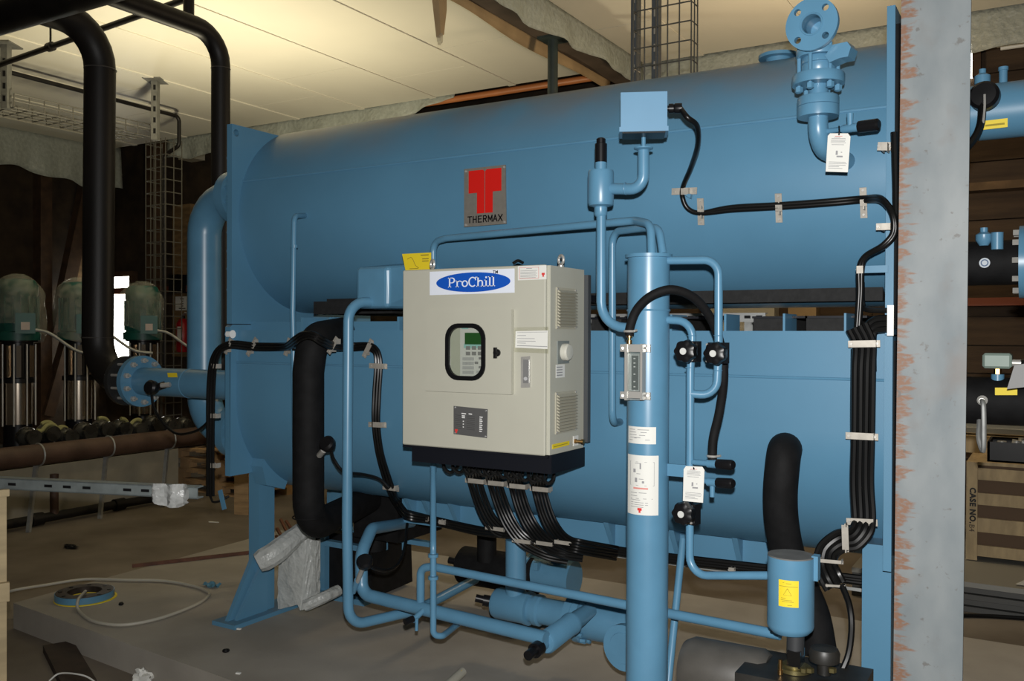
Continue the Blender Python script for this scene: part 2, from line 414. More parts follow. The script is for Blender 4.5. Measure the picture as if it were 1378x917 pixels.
film_strip('long milky film hanging behind the blue safety valve', P(855, 90, Y=8.08).x, P(1420, 10, Y=8.08).x, 8.09, CZ + .02, .34, seed=2)
film_strip('wide milky film hanging above the pumps wrapped in plastic', 3.5, 8.2, -11.32, CZ + .03, .55, seed=4, ax='Y')
# ---- ceiling beam with its wrapping, pole, rails
GREEN = mat('dark_green_steel', (.020, .032, .030), .55, var=.2, vscale=8)
bx0, bx1 = P(727, 52, Z=CZ - .16).x, P(755, 40, Z=CZ - .16).x
bm = st(box('trim_1', (-3.62, -1, CZ - .17), (-3.42, 8.0, CZ), mat('beam_brown', (.070, .050, .035), .7, var=.3, vscale=3)))
CARD = mat('cardboard_wrap', (.36, .25, .13), .75, var=.15, vscale=4)
fs_ = MB().sheet(lambda s, t: (-3.655 + .025 * math.sin(s * 23) * t - .03 * t, 1 + 7 * s, CZ - .02 - .21 * t * (1 + .06 * math.sin(s * 17))), 60, 4).build('wrapping_strip', CARD, bm, angle=60)
fs_.modifiers.new('s', 'SOLIDIFY').thickness = .006
film_strip('grey film draped down the side of the brown ceiling beam', 1, 8.0, -3.355, CZ, .24, amp=.02, seed=8, ax='Y')
pole = thing('steel_pole', (-3.5, 6.5, 0), 'dark green steel pole holding up the brown ceiling beam', 'pole')
MB().cyl((-3.5, 6.5, .01), (-3.5, 6.5, CZ - .17), .042).build('tube', GREEN, pole)
MB().box((-3.59, 6.4, CZ - .19), (-3.41, 6.6, CZ - .17)).build('head_plate', GREEN, pole, angle=0)
MB().box((-3.6, 6.4, 0), (-3.4, 6.6, .012)).build('base_plate', GREEN, pole, angle=0)
ORG = mat('orange_beam', (.42, .15, .05), .45, var=.2, vscale=2)
for i, (yy, zz) in enumerate(((8.3, EYE + 2.69), (8.36, EYE + 2.60))):
    tag(MB().cyl((-8.5, yy, zz), (3.5, yy, zz), .035).build('copper_pipe', ORG), ['upper orange copper pipe running along the rear of the ceiling', 'lower orange copper pipe running along the rear of the ceiling'][i], 'pipe', 'copper pipes behind the ceiling')
gl = MB().box((-8.5, 8.45, EYE + 2.18), (-1.25, 8.60, EYE + 2.42)).build('timber_beam', mat('rear_timber', (.10, .065, .04), .8, var=.3, vscale=3), angle=0)
tag(gl, 'brown timber beam running across behind the upper chiller shell', 'beam')
# cardboard corner dangling from the ceiling
q = P(588, -8, T=6.3)
hg = thing('hanging_cardboard', q, 'folded cardboard strip hanging from the white ceiling panels', 'cardboard')
MB().prism([P(580, -14, T=6.3), P(590, -14, T=6.3), P(593, 44, T=6.3), P(587, 50, T=6.3)], Vector((.01, .03, 0))).build('flap', CARD, hg, angle=0)
MB().prism([P(590, -14, T=6.3), P(597, -14, T=6.33), P(597, 12, T=6.33), P(593, 46, T=6.3)], Vector((.006, .03, 0))).build('flap', CARD, hg, angle=0)
MB().prism([P(587, 49, T=6.3), P(593, 44, T=6.3), P(593, 56, T=6.3), P(589, 60, T=6.3)], Vector((.005, .02, 0))).build('film_tip', film_mat('film_tip', (.6, .55, .42), .5), hg, angle=0)
MB().cyl(P(588, -10, T=6.32), Vector((P(588, -10, T=6.32).x, P(588, -10, T=6.32).y, CZ + .001)), .01).build('hook', GALV, hg)

# ================================================================== OVERHEAD BLACK PIPES
NY = 3.42; zc = 1.80 + EYE
main = thing('overhead_pipework', (-6, 3.22, zc - .11), 'welded black steel pipework crossing overhead with two risers bending down', 'pipework')
MB().cyl((-8.5, 3.0, zc + .03), (-3.0, 3.0, zc + .03), .11, n=28).build('pipe_run', DKPIPE, main)
g = main
rt = P(135, 300, Y=NY); rb = P(131, 450, Y=NY)
fl = P(163, 512, Y=NY)
RZ = fl.z; FX = P(190, 512, Y=NY).x
MB().pipe([Vector((rt.x, 3.0, zc + .02)), Vector((rt.x, NY, zc + .02)), Vector((rb.x, NY, RZ)), Vector((FX - .12, NY, RZ))], .089, .25, 28).build('pipe_run', DKPIPE, g)
WELD = mat('weld_grey', (.045, .04, .036), .5)
for zz in (zc - .23, RZ + .25):
    MB().torus(((rt if zz > RZ + 1 else rb).x, NY, zz), (0, 0, 1), .089, .004, 28, 6).build('weld_bead', WELD, g)
MB().lathe([(.089, 0), (.145, 0), (.145, .03), (.089, .03)], (FX - .14, NY, RZ), (1, 0, 0), 32).build('flange', mat('flange_dark', (.05, .05, .05), .4, .6), g)
g2 = main
ct = P(297, 100, T=5.9); z3 = 1.93 + EYE
MB().pipe([Vector((ct.x, 3.0, z3)), Vector((ct.x, ct.y, z3)), Vector((ct.x, ct.y, 1.3)), Vector((-3.69, ct.y, 1.3))], .06, .2, 24).build('pipe_run', DKPIPE, g2)
MB().torus((ct.x, ct.y, z3 - .22), (0, 0, 1), .06, .003, 24, 6).build('weld_bead', WELD, g2)
# thin black gas pipes
def thin(label, pts, r=.016, extra=()):
    o = thing('conduit_pipe', pts[-1], label, 'pipe', 'thin black pipes under the ceiling')
    MB().pipe(pts, r, .06, 12).build('pipe_run', DKPIPE, o)
    for p, ax in extra: MB().cyl(Vector(p) - Vector(ax) * .03, Vector(p) + Vector(ax) * .03, r * 1.6, n=12).build('coupling', DKPIPE, o)
    return o
z1 = P(150, 38, T=6.6).z
cpa = P(-60, 108, Z=z1); cpb = P(253, -2, Z=z1)
o = thin('thin black pipe crossing overhead behind the thick black risers', [cpa, cpb], .022, [(P(68, 63, Z=z1), (cpb - cpa).normalized())])
MB().cyl(P(68, 63, Z=z1), Vector((*P(68, 63, Z=z1).xy, CZ + .001)), .008).build('hanger_rod', DKPIPE, o)
MB().cyl(P(254, -6, Z=z1), P(254, 26, Z=z1) * 0 + Vector((*P(254, -6, Z=z1).xy, z1 - .16)), .035).build('drop_leg', DKPIPE, o)
z2 = P(240, 157, T=10.3).z
e0 = P(-30, 86, Z=z2); e1 = P(241, 157, Z=z2)
dn = Vector((e1.x, e1.y, 1.2))
thin('thin black pipe clipped to the slotted post and turning down its side', [e0, e1, Vector((e1.x, e1.y, P(238, 196, T=10.3).z)), Vector((e1.x - .25, e1.y, P(236, 206, T=10.3).z)), Vector((e1.x - .25, e1.y, 1.0))], .022, [(P(8, 96, Z=z2), (e1 - e0).normalized()), (P(210, 150, Z=z2), (e1 - e0).normalized())])
# slotted strut posts on ceiling
GALVD = mat('dim_galvanised', (.17, .17, .155), .55, .4, var=.14, vscale=20)
def strut_post(label, u, v0, v1, T, w=.06):
    b_ = P(u, v0, T=T); tp = CZ
    o = thing('strut_post', (b_.x, b_.y, P(u, v1, T=T).z), label, 'post', 'slotted posts under the ceiling')
    zb = P(u, v1, T=T).z
    MB().box((b_.x - w / 2, b_.y - .02, zb), (b_.x + w / 2, b_.y + .06, tp), rz=.54).build('channel', GALVD, o, angle=0)
    MB().box((b_.x - w * 1.5, b_.y - .1, tp - .012), (b_.x + w * 1.5, b_.y + .14, tp), rz=.54).build('head_plate', GALVD, o, angle=0)
    R = Matrix.Rotation(.54, 3, 'Z'); z = zb + .06; c0 = Vector((b_.x, b_.y + .02, 0))
    first = None
    while z < tp - .08:
        p = c0 + R @ Vector((w * .1, -.041, 0)); p.z = z
        if first is None: first = MB().box(p - Vector((.012, .002, 0)), p + Vector((.012, .002, .05)), rz=.54).build('slot', BLKP, o, angle=0); fz = z; base = Vector(p)
        else: dup(first, Vector((base.x, base.y, z)))
        z += .11
    return o
tpz = (448 - 108) / 1224
strut_post('slotted galvanised post carrying the tall wire cable ladder', 207, 110, 188, 2.56 / tpz)
strut_post('short slotted galvanised post beside the thin pipe crossing', 5, 60, 146, 2.56 / ((448 - 60) / 1224))
# wire basket cable trays
WIRE = mat('zinc_wire', (.10, .095, .08), .45, .4)
def basket(label, o0, du, dw, dl, L, step, nw=4, side=True, r=.006):
    """o0 corner, du width vec, dw side vec, dl unit length vec."""
    o = thing('cable_tray', o0, label, 'cable tray', 'wire basket cable trays')
    o0 = Vector(o0); du = Vector(du); dw = Vector(dw); dl = Vector(dl)
    m = MB()
    for k in range(nw + 1):
        a = o0 + du * k / nw; m.sweep([a, a + dl * L], r, 6)
    for k in (1, 2):
        for s in (Vector((0, 0, 0)), du): a = o0 + s + dw * k / 2; m.sweep([a, a + dl * L], r, 6)
    m.build('long_wires', WIRE, o)
    f = None; n = int(L / step)
    for i in range(n + 1):
        a = o0 + dl * (i * step)
        if f is None:
            f = MB().sweep([a + dw, a, a + du, a + du + dw], r, 6).build('cross_wire', WIRE, o); off = f.location - (a - wpos(o))
        else: dup(f, a + off)
    return o
bT = 2.56 / tpz
c0 = P(204, 188, T=bT + 1.1)
basket('tall wire basket tray standing upright beside the fire extinguisher', Vector((c0.x - .1, c0.y, 0)), Vector((.34, 0, 0)), Vector((0, .22, 0)), Vector((0, 0, 1)), c0.z, .14)
h0 = P(12, 140, Z=P(200, 182, T=bT).z)
h1 = P(205, 184, T=bT)
dl = (h1 - h0); dl.z = 0; L = dl.length; dl.normalize()
basket('flat wire basket tray reaching from post to post under the ceiling', h0 + Vector((-.075, .03, 0)) + dl * .06, Vector((-.42, 0, 0)), Vector((0, 0, .12)), dl, L - .06, .14)
c0 = P(852, 96, Y=4.75); c1 = P(930, 96, Y=4.75)
basket('wire basket tray dropping from the ceiling behind the grey junction box', Vector((c0.x, 4.75, 2.4)), Vector((c1.x - c0.x, 0, 0)), Vector((0, .1, 0)), Vector((0, 0, 1)), CZ - 2.4, .105, nw=5, r=.004)
for uu, lb in ((855, 'slotted dark strut beside the edge of the hanging wire tray'), (883, 'slotted dark strut up the middle of the hanging wire tray')):
    q = P(uu, 50, Y=4.9)
    o = thing('strut_channel', (q.x, 4.9, 2.4), lb, 'strut')
    MB().box((q.x - .02, 4.88, 2.4), (q.x + .02, 4.93, CZ + .001)).build('channel', mat('dark_galv', (.10, .11, .12), .5, .5), o, angle=0)
    s0 = None
    for k in range(14):
        z = 2.75 + k * .1
        if s0 is None: s0 = MB().box((q.x - .006, 4.877, z), (q.x + .006, 4.882, z + .045)).build('slot', mat('slot_light', (.28, .25, .2), .7), o, angle=0)
        else: dup(s0, (q.x, 4.8795, z))
# ================================================================== THE CHILLER
YF = 3.27; SY = 3.82; UZ = EYE + .615; UR = .505; LZ = EYE - .34; LR = .52
XL = P(312, 300, Y=YF).x; XR = P(1203, 300, Y=YF).x - .026
CH = thing('absorption_chiller', (-2.1, SY, PZ), 'large blue absorption chiller with two stacked horizontal shells on a concrete pad', 'chiller')
def part(mb, name, m=BLUE, parent=CH, **k): return mb.build(name, m, parent, **k)
us = part(MB().lathe([(UR, 0), (UR, XR - XL)], (XL, SY, UZ), (1, 0, 0), 96), 'upper_shell')
def on_upper(ang): a = math.radians(ang); return SY - UR * math.cos(a), UZ + UR * math.sin(a)
yy, zz = on_upper(19.5)
part(MB().cyl((XL, yy, zz), (XR, yy, zz), .006, n=8), 'weld_seam', BLUEP, us)
# lower shell: flat upper wall, round belly
prof = []
zt = EYE + .012; zs = EYE - .155
prof.append((SY + LR, zt)); 
for k in range(49):
    a = math.pi * k / 48; prof.append((SY + LR * math.cos(a), LZ - LR * math.sin(a)))
prof.append((SY - LR, zs)); prof.append((SY - LR + .012, zs)); prof.append((SY - LR + .012, zt))
ls = part(MB().prism([(XL, y, z) for y, z in prof], (XR - XL, 0, 0)), 'lower_shell')
part(MB().cyl((XL, SY - LR, zs), (XR, SY - LR, zs), .005, n=8), 'weld_seam', BLUEP, ls)
# end plates with lug holes (drawn in the Y-Z plane)
MYZ = lambda x: Matrix(((0, 0, 1, x), (1, 0, 0, 0), (0, 1, 0, 0), (0, 0, 0, 1)))
def zat(u, v, y=YF): return P(u, v, Y=y).z
zlt = zat(309, 167); zlm = zat(304, 436)
y2 = 2 * SY - YF
q = P(318, 179, X=XL)
flat_curve('end_plate', [[(YF, zlm), (YF, zlt), (y2, zlt), (y2, zlm)], circ(q.y, q.z, .018)], .036, BLUE, MYZ(XL - .018), CH)
zll = zat(303, 640)
q = P(313, 450, X=XL); q2 = P(347, 437, X=XL)
lp = flat_curve('end_plate', [[(YF - .01, zll), (YF - .01, zlm - .016), (YF + .005, zlm - .004), (y2, zlm - .004), (y2, zll)], circ(q.y, q.z, .02), circ(q2.y, q2.z, .010)], .036, BLUE, MYZ(XL - .018), CH)
zrt = zat(1196, 8); zrl = zat(1191, 768)
flat_curve('end_plate', [[(YF, EYE + .0), (YF, zrt), (y2, zrt), (y2, EYE + .0)], circ(YF + .07, zrt - .08, .02)], .026, BLUE, MYZ(XR + .013), CH)
flat_curve('end_plate', [[(YF - .01, zrl), (YF - .01, EYE - .006), (y2, EYE - .006), (y2, zrl)]], .026, BLUE, MYZ(XR + .013), CH)
# studs on the outer side of the left plates
st0 = None
for v in (213, 240, 262, 290, 313, 338, 362, 390):
    p = P(309, v, Y=YF + .04); p.x = XL - .036
    if st0 is None: st0 = part(MB().cyl(p - Vector((.035, 0, 0)), p, .012, n=8), 'stud', BLUEP); off = wpos(st0) - p
    else: dup(st0, p + off)
# legs
def leg(x0, x1, yf, ztop, foot=True):
    lg = part(MB().box((x0, yf, PZ + .02), (x1, yf + .11, ztop)), 'leg', BLUE, angle=0)
    if not foot: return lg
    part(MB().box((x0 - .03, YF - .06, PZ), (x1 + .06, 3.80, PZ + .022)), 'foot_plate', BLUE, lg, angle=0)
    part(MB().prism([((x0 + x1) / 2 - .01, yf + .01, PZ + .02), ((x0 + x1) / 2 - .01, YF - .03, PZ + .02), ((x0 + x1) / 2 - .01, YF - .01, PZ + .05), ((x0 + x1) / 2 - .01, yf + .01, PZ + .36)], (.025, 0, 0)), 'gusset', BLUE, lg, angle=0)
    part(MB().prism([(x1 - .01, yf + .05, PZ + .02), (x1 - .01, YF + .0, PZ + .02), (x1 - .01, yf + .05, PZ + .33)], (.02, 0, 0)), 'gusset', BLUE, lg, angle=0)
    return lg
la = P(335, 700, Y=3.43)
leg(la.x, la.x + .075, 3.43, EYE - .70)
part(MB().prism([(XL, 3.40, EYE - .70), (XL, 3.43, EYE - .60), (XL, 3.6, EYE - .76), (XL, 3.56, EYE - .84), (XL, 3.43, EYE - .80)], (.085, 0, 0)), 'saddle', BLUE, angle=0)
# rear left leg and the right legs
lr = leg(la.x, la.x + .075, y2 - .3, EYE - .70, False)
part(MB().box((la.x - .03, y2 - .26, PZ), (la.x + .105, y2, PZ + .022)), 'foot_plate', BLUE, lr, angle=0)
ra = P(1160, 800, Y=3.36)
rx1 = XR + .012
part(MB().box((ra.x, 3.36, PZ), (rx1, 3.48, zat(1165, 732, 3.36))), 'leg', BLUE, angle=0)
part(MB().box((ra.x, y2 - .3, PZ), (rx1, y2 - .18, EYE - .7)), 'leg', BLUE, angle=0)
part(MB().box((ra.x - .04, YF - .06, PZ), (rx1 + .03, y2, PZ + .022)), 'foot_plate', BLUE, angle=0)
# support strip under the belly with ribs
sx0 = P(541, 690, Y=3.74).x; sx1 = P(1046, 752, Y=3.74).x
zb0 = EYE - .955
part(MB().box((sx0, 3.74, zb0), (sx1, 3.76, EYE - .80)), 'skirt_strip', BLUE, angle=0)
part(MB().box((sx0, 3.70, zb0 - .012), (sx1, 3.82, zb0)), 'skirt_flange', BLUE, angle=0)
rb = None
for u in (543, 567, 602, 812, 1040, 985, 900, 700):
    x = P(u, 700, Y=3.66).x
    if rb is None: rb = part(MB().prism([(x, 3.735, zb0), (x, 3.66, EYE - .835), (x, 3.70, EYE - .82), (x, 3.745, EYE - .82)], (.022, 0, 0)), 'rib', BLUEP, angle=0); ro = wpos(rb) - Vector((x, 0, 0))
    else: dup(rb, ro + Vector((x, 0, 0)))
# blocks and black rubber pads between the shells
DKB = mat('black_rubber_pad', (.010, .010, .010), .8, var=.3, vscale=40, bump=.2, bscale=60)
x0, x1 = P(440, 420, Y=3.6).x, P(1190, 410, Y=3.6).x
part(MB().box((x0, 3.50, EYE + .095), (P(545, 420, Y=3.6).x, 4.1, EYE + .16)), 'insulation_slab', DKB, angle=0)
part(MB().box((P(438, 410, Y=3.55).x, 3.56, EYE + .125), (x1, 4.08, EYE + .175)), 'insulation_slab', DKB, angle=0)
part(MB().box((XL, 3.40, zt), (P(690, 440, Y=3.4).x, 3.43, EYE + .055)), 'ledge', BLUE, angle=0)
bk = None
for u0, u1 in ((418, 421), (456, 459), (547, 550), (909, 913), (982, 985), (1060, 1063), (1141, 1144)):
    a_, b_ = P(u0, 440, Y=3.40).x, P(u1, 440, Y=3.40).x
    part(MB().box((a_, 3.33, zt), (b_, 3.5, EYE + .075)), 'upright_tab', BLUEP, angle=0)
for u0, u1 in ((796, 836), (905, 912), (1014, 1058), (1085, 1138)):
    part(MB().box((P(u0, 440, Y=3.45).x, 3.45, zt), (P(u1, 440, Y=3.45).x, 3.9, EYE + .06)), 'rubber_pad', DKB, angle=0)
    part(MB().box((P(u0, 440, Y=3.45).x, 3.43, EYE + .06), (P(u1 + 30, 440, Y=3.45).x, 3.92, EYE + .068)), 'shim_plate', BLKPAINT, angle=0)
# ---- nozzle box on the upper shell, elbow pipe 1
n0 = P(478, 380, Y=3.12); n1 = P(522, 380, Y=3.12); zn0 = P(500, 415, Y=3.12).z; zn1 = P(500, 359, Y=3.12).z
x2 = P(549, 400, Y=3.34).x
nb = part(MB().add([(n0.x, 3.12, zn0), (n1.x, 3.12, zn0), (n1.x, 3.12, zn1), (n0.x, 3.12, zn1),
                    (n0.x, 3.8, zn0), (x2 + .1, 3.8, zn0), (n1.x + .12, 3.8, zn1 + .08), (n0.x, 3.8, zn1 + .08)],
                   [(0, 1, 2, 3), (7, 6, 5, 4), (0, 4, 5, 1), (1, 5, 6, 2), (2, 6, 7, 3), (3, 7, 4, 0)]), 'nozzle_box', BLUEP, angle=0)
bv = nb.modifiers.new('b', 'BEVEL'); bv.width = .02; bv.segments = 3
def pipe(pts, px, name='pipe', bend=None, m=BLUEP, parent=CH, n=16, r=None):
    w_ = [W(*p) if not isinstance(p, Vector) else p for p in pts]
    if r is None: r = rad(px, w_[len(w_) // 2])
    return part(MB().pipe(w_, r, bend if bend else 2.6 * r, n), name, m, parent)
pipe([(504, 407, 3.15), (469, 407, 3.02), (467, 700, 3.0), (469, 843, 3.0), (560, 822, 3.35), (640, 780, 3.9)], 14, 'drain_pipe', .085)
# thin pipe left
def stub(u, v, y): return W(u, v, y)
pipe([(420, 290, 3.40), (396, 291, 3.2), (394, 420, 3.2), (397, 600, 3.2)], 7.5, 'vent_pipe', .035)
part(MB().cyl(W(396, 330, 3.2), W(396, 334, 3.2), .017, n=12), 'collar', BLUEP)
# pipe over the cabinet into the purge tank and the pipe dropping behind the tank
pipe([(583, 634, 3.255), (583, 326, 3.225), (600, 321, 3.20), (855, 297, 3.0), (876, 302, 2.92), (877, 342, 2.9)], 11, 'vapour_pipe', .06)
pipe([(892, 342, 2.97), (887, 307, 2.99), (866, 307, 3.05), (824, 312, 3.16), (824, 569, 3.16), (836, 568, 3.32)], 10, 'vapour_pipe', .05)
# pipe under the cabinet down to the solution line
yb = 3.02
pp = pipe([(583, 628, 3.255), (583, 735, 3.01), (583, 855, 3.0), (595, 857, 3.03), (622, 836, 3.3)], 8.5, 'sample_pipe', .05)
for v in (748, 778): part(MB().cyl(W(583, v - 2, 3.0), W(583, v + 2, 3.0), .021, n=14), 'collar', BLUEP, pp)
# thick solution pipe: from the heat exchanger, U-bend, along the floor to the valve body
pipe([(554, 703, 3.88), (500, 712, 3.3), (486, 745, 3.16), (487, 800, 3.14), (512, 806, 3.14), (735, 860, 3.08)], 17, 'solution_pipe', .10, n=20)
pipe([(566, 817, 3.13), (566, 765, 3.13), (582, 763, 3.13), (900, 826, 3.08), (1050, 855, 3.02)], 11, 'purge_return_pipe', .05)
pipe([(577, 815, 3.13), (555, 836, 3.05)], 8, 'test_cock', .02)
tcp = W(558, 834, 3.05)
part(MB().cyl(W(556, 833, 3.04), W(545, 838, 3.0), .014, n=12), 'black_cap', BLKP)
part(MB().cyl(W(561, 832, 3.06), W(560.5, 849, 3.06), .007, n=10), 'cock_spout', BLUEP)
# solution pump line: vertical suction leg, strainer body, flanges
sv = W(694, 800, 3.62)
part(MB().cyl(Vector((sv.x, 3.62, zb0)), Vector((sv.x, 3.62, sv.z - .05)), .048, n=24), 'suction_leg', BLUEP)
a_ = W(668, 809, 3.62); b_ = W(845, 847, 3.62)
zax = (W(692, 815, 3.62).z + W(810, 838, 3.62).z) / 2
X = lambda u: W(u, 820, 3.62).x
body = part(MB().lathe([(.03, -.012), (.066, 0), (.072, .015), (.072, X(710) - X(668)), (.076, X(710) - X(668)), (.076, X(714) - X(668)), (.058, X(715) - X(668)),
                  (.058, X(721) - X(668)), (.070, X(722) - X(668)), (.070, X(728) - X(668)), (.060, X(730) - X(668)), (.060, X(766) - X(668)),
                  (.098, X(768) - X(668)), (.098, X(777) - X(668)), (.090, X(778) - X(668)), (.106, X(779) - X(668)), (.106, X(787) - X(668)), (.086, X(788) - X(668)), (.086, X(880) - X(668))],
                 (X(668), 3.62, zax), (1, 0, 0), 36), 'solution_pump', BLUEP)
bt = None
for k in range(12):
    t = 2 * math.pi * k / 12; p = Vector((X(788), 3.62 + .096 * math.cos(t), zax + .096 * math.sin(t)))
    if bt is None: bt = part(MB().cyl(p, p + Vector((.025, 0, 0)), .011, n=6), 'bolt', BLUEP, body); bo = wpos(bt) - p
    else: dup(bt, p + bo)
part(MB().cyl(W(668, 812, 3.62), W(656, 810, 3.62), .018, n=10), 'plug', BLUEP, body)
part(MB().cyl(W(661, 810, 3.60), W(650, 808, 3.58), .026, n=14), 'black_cap', BLKP, body)
part(MB().cyl(W(652, 808, 3.58), W(640, 805, 3.56), .018, n=14), 'black_cap', BLKP, body)
# round blind flange turned to the front
c = W(838, 873, 3.2)
d_ = Vector((-.15, -1, .0)).normalized()
bf = part(MB().lathe([(.03, -.25), (.05, -.03), (.088, -.03), (.088, 0), (.06, 0), (.058, .003), (0.002, .003)], c, d_, 36), 'blind_flange', BLUEP, body)
# angle valve body with black handle
va = W(774, 836, 3.36); vb = W(724, 873, 3.05)
ax = (vb - va).normalized()
vv = part(MB().lathe([(.03, -.14), (.036, -.03), (.036, .03), (.046, .031), (.046, .05), (.043, .055), (.045, (vb - va).length * .8), (.038, (vb - va).length * .83), (.018, (vb - va).length * .84)], va, ax, 28), 'angle_valve', BLUEP, body)
hb = va + ax * (vb - va).length * .8
part(MB().cyl(hb, hb + ax * .06, .022, n=14), 'valve_stem', BLUEP, body)
part(MB().cyl(hb + ax * .05, hb + ax * .09, .029, n=18), 'black_cap', BLKP, body)
part(MB().cyl(hb + ax * .09, hb + ax * .14, .019, n=14), 'black_cap', BLKP, body)
# refrigerant pump in black insulation behind
dz = W(670, 765, 4.2)
dr = part(MB().lathe([(.088, 0), (.103, .012), (.103, W(722, 775, 4.2).x - W(622, 755, 4.2).x), (.088, .01 + W(722, 775, 4.2).x - W(622, 755, 4.2).x)], W(622, 760, 4.2), (1, 0, 0), 32), 'insulated_drum', RUBBER)
part(MB().cyl(W(655, 755, 4.15), Vector((W(655, 745, 4.15).x, 4.15, EYE - .8)), .053, n=24), 'insulated_neck', RUBBER)
part(MB().cyl(W(624, 757, 4.18), W(612, 755, 4.16), .026, n=14), 'black_cap', BLKP)
part(MB().cyl(W(614, 756, 4.16), W(604, 754, 4.15), .019, n=14), 'black_cap', BLKP)
x7, x8 = W(712, 775, 4.2).x, W(773, 780, 4.2).x
rp = part(MB().lathe([(.10, 0), (.10, .02), (.088, .021), (.088, x8 - x7 - .035), (.094, x8 - x7 - .034), (.094, x8 - x7)], Vector((x7, 4.2, W(740, 775, 4.2).z)), (1, 0, 0), 32), 'refrigerant_pump', BLUEP)
tz = W(752, 750, 4.2)
part(MB().lathe([(.03, -.1), (.035, -.02), (.046, -.019), (.046, .02), (.03, .021)], tz, (0, 0, 1), 24), 'pump_neck', BLUEP, rp)
part(MB().box(W(723, 762, 4.12) - Vector((.012, .02, .02)), W(723, 762, 4.12) + Vector((.012, .02, .02))), 'lug', BLUEP, rp, angle=0)
# bracing strut from belly to floor and pipe down to the purge canister
ba, bb = W(919, 726, 3.34), W(897, 940, 3.08)
part(MB().cyl(ba, ba + (bb - ba) * ((ba.z - PZ) / (ba.z - bb.z)), .014, n=14), 'brace_rod', BLUEP)
# left water nozzle (flange, studs) along -X
nz = Vector((0, 3.6, RZ))
m = MB().lathe([(.080, 0), (.080, XL - .03 - FX)], (FX, NY, RZ), (1, 0, 0), 32)
nzp = part(m, 'water_nozzle', BLUEP)
part(MB().lathe([(.08, 0), (.148, 0), (.148, .035), (.085, .035)], (FX - .02, NY, RZ), (1, 0, 0), 36), 'flange', BLUEP, nzp)
part(MB().torus((FX + .42, NY, RZ), (1, 0, 0), .08, .003, 28, 6), 'weld_bead', BLUEP, nzp)
bt = None
for k in range(10):
    t = 2 * math.pi * (k + .5) / 10; p = Vector((FX - .155, NY + .120 * math.cos(t), RZ + .120 * math.sin(t)))
    if bt is None: bt = part(MB().lathe([(.016, 0), (.016, .015), (.008, .016), (.008, .17), (.016, .171), (.016, .19), (.008, .191), (.008, .21)], p, (1, 0, 0), 6), 'stud_bolt', STEEL, nzp); bo = wpos(bt) - p
    else: dup(bt, p + bo)
p = P(232, 504, Y=3.5)
part(MB().add([P(225, 502, Y=NY - .077), P(238, 502, Y=NY - .077), P(239, 508, Y=NY - .082), P(226, 508, Y=NY - .082)], [(0, 1, 2, 3)]), 'yellow_sticker', YEL, nzp, angle=0)
# crossover pipe between the shells at the left end
CYY = 3.73
fz = P(290, 269, Y=CYY).z; cz0 = P(290, 578, Y=CYY).z
cxp = P(275, 400, Y=CYY).x; fxx = -4.12
cp = part(MB().pipe([(XL - .03, CYY, fz), (cxp, CYY, fz), (cxp, CYY, cz0), (XL - .03, CYY, cz0)], .098, .21, 28), 'crossover_pipe', BLUEP)
for z_ in (fz, cz0):
    part(MB().lathe([(.095, 0), (.15, 0), (.15, .035), (.155, .036), (.155, .07), (.095, .07)], (fxx, CYY, z_), (1, 0, 0), 36), 'flange', BLUEP, cp)
    bt = None
    for k in range(10):
        t = 2 * math.pi * (k + .5) / 10; p = Vector((fxx + .105, CYY + .125 * math.cos(t), z_ + .125 * math.sin(t)))
        if bt is None: bt = part(MB().cyl(p - Vector((.04, 0, 0)), p, .012, n=6), 'bolt', BLUEP, cp); bo = wpos(bt) - p
        else: dup(bt, p + bo)
for uu, vv, rr_ in ((313, 450, .021), (347, 437, .011)):  # white discs added in the lug holes to paint the bright light spots
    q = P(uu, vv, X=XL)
    part(MB().cyl(q - Vector((.03, 0, 0)), q + Vector((.001, 0, 0)), rr_, n=18), 'bright_spot', mat('spot_white', (.9, .9, .88), .3))
for z0_, z1_ in ((EYE + .02, zrt - .06), (zrl + .05, EYE - .02)):  # black covers added to stand in for the dark gap beside the column
    part(MB().box((XR + .026, YF + .012, z0_), (XR + .10, y2 - .03, z1_)), 'dark_gap_cover', RUBBER, angle=0)
# blue outlet on the far right and manhole cover on top of the shell
c = W(1050, 72, 3.75)
part(MB().lathe([(.05, 0), (.05, .05), (.078, .051), (.078, .064)], Vector((c.x, 3.72, UZ + UR - .055)), (0, 0, 1), 28), 'top_cover', BLUE)
hx = thing('header_pipe', (0, SY, 2.3), 'blue horizontal pipe with small nozzles and a yellow sticker behind the grey column', 'pipe')
yp = 3.8; zc_ = P(1340, 150, Y=yp).z; r_ = rad(74, P(1340, 150, Y=yp))
part(MB().lathe([(r_, 0), (r_, 1.2)], (XR + .031, yp, zc_), (1, 0, 0), 40), 'pipe_run', BLUE, hx)
p = P(1322, 118, Y=yp)
part(MB().lathe([(.016, -.04), (.016, .005), (.027, .006), (.027, .035), (.012, .045), (.012, .06), (.004, .062)], Vector((p.x, yp, zc_ + r_)), (0, 0, 1), 16), 'nipple', BLUEP, hx)
p = P(1350, 118, Y=yp)
part(MB().lathe([(.014, -.02), (.014, .055), (.017, .056), (.017, .068)], Vector((p.x, yp, zc_ + r_ - .01)), (0, 0, 1), 16), 'nipple', BLUEP, hx)
ys = yp - r_ * .93
part(MB().add([P(1322, 163, Y=ys - .006), P(1356, 159, Y=ys - .006), P(1356, 171, Y=ys), P(1322, 175, Y=ys)], [(0, 3, 2, 1)]), 'yellow_sticker', YEL, hx, angle=0)
part(MB().add([P(1326, 168, Y=ys - .008), P(1352, 165, Y=ys - .008), P(1352, 167.5, Y=ys - .008), P(1326, 170.5, Y=ys - .008)], [(0, 3, 2, 1)]), 'printed_line', mat('olive_print', (.33, .26, .02), .7), hx, angle=0)
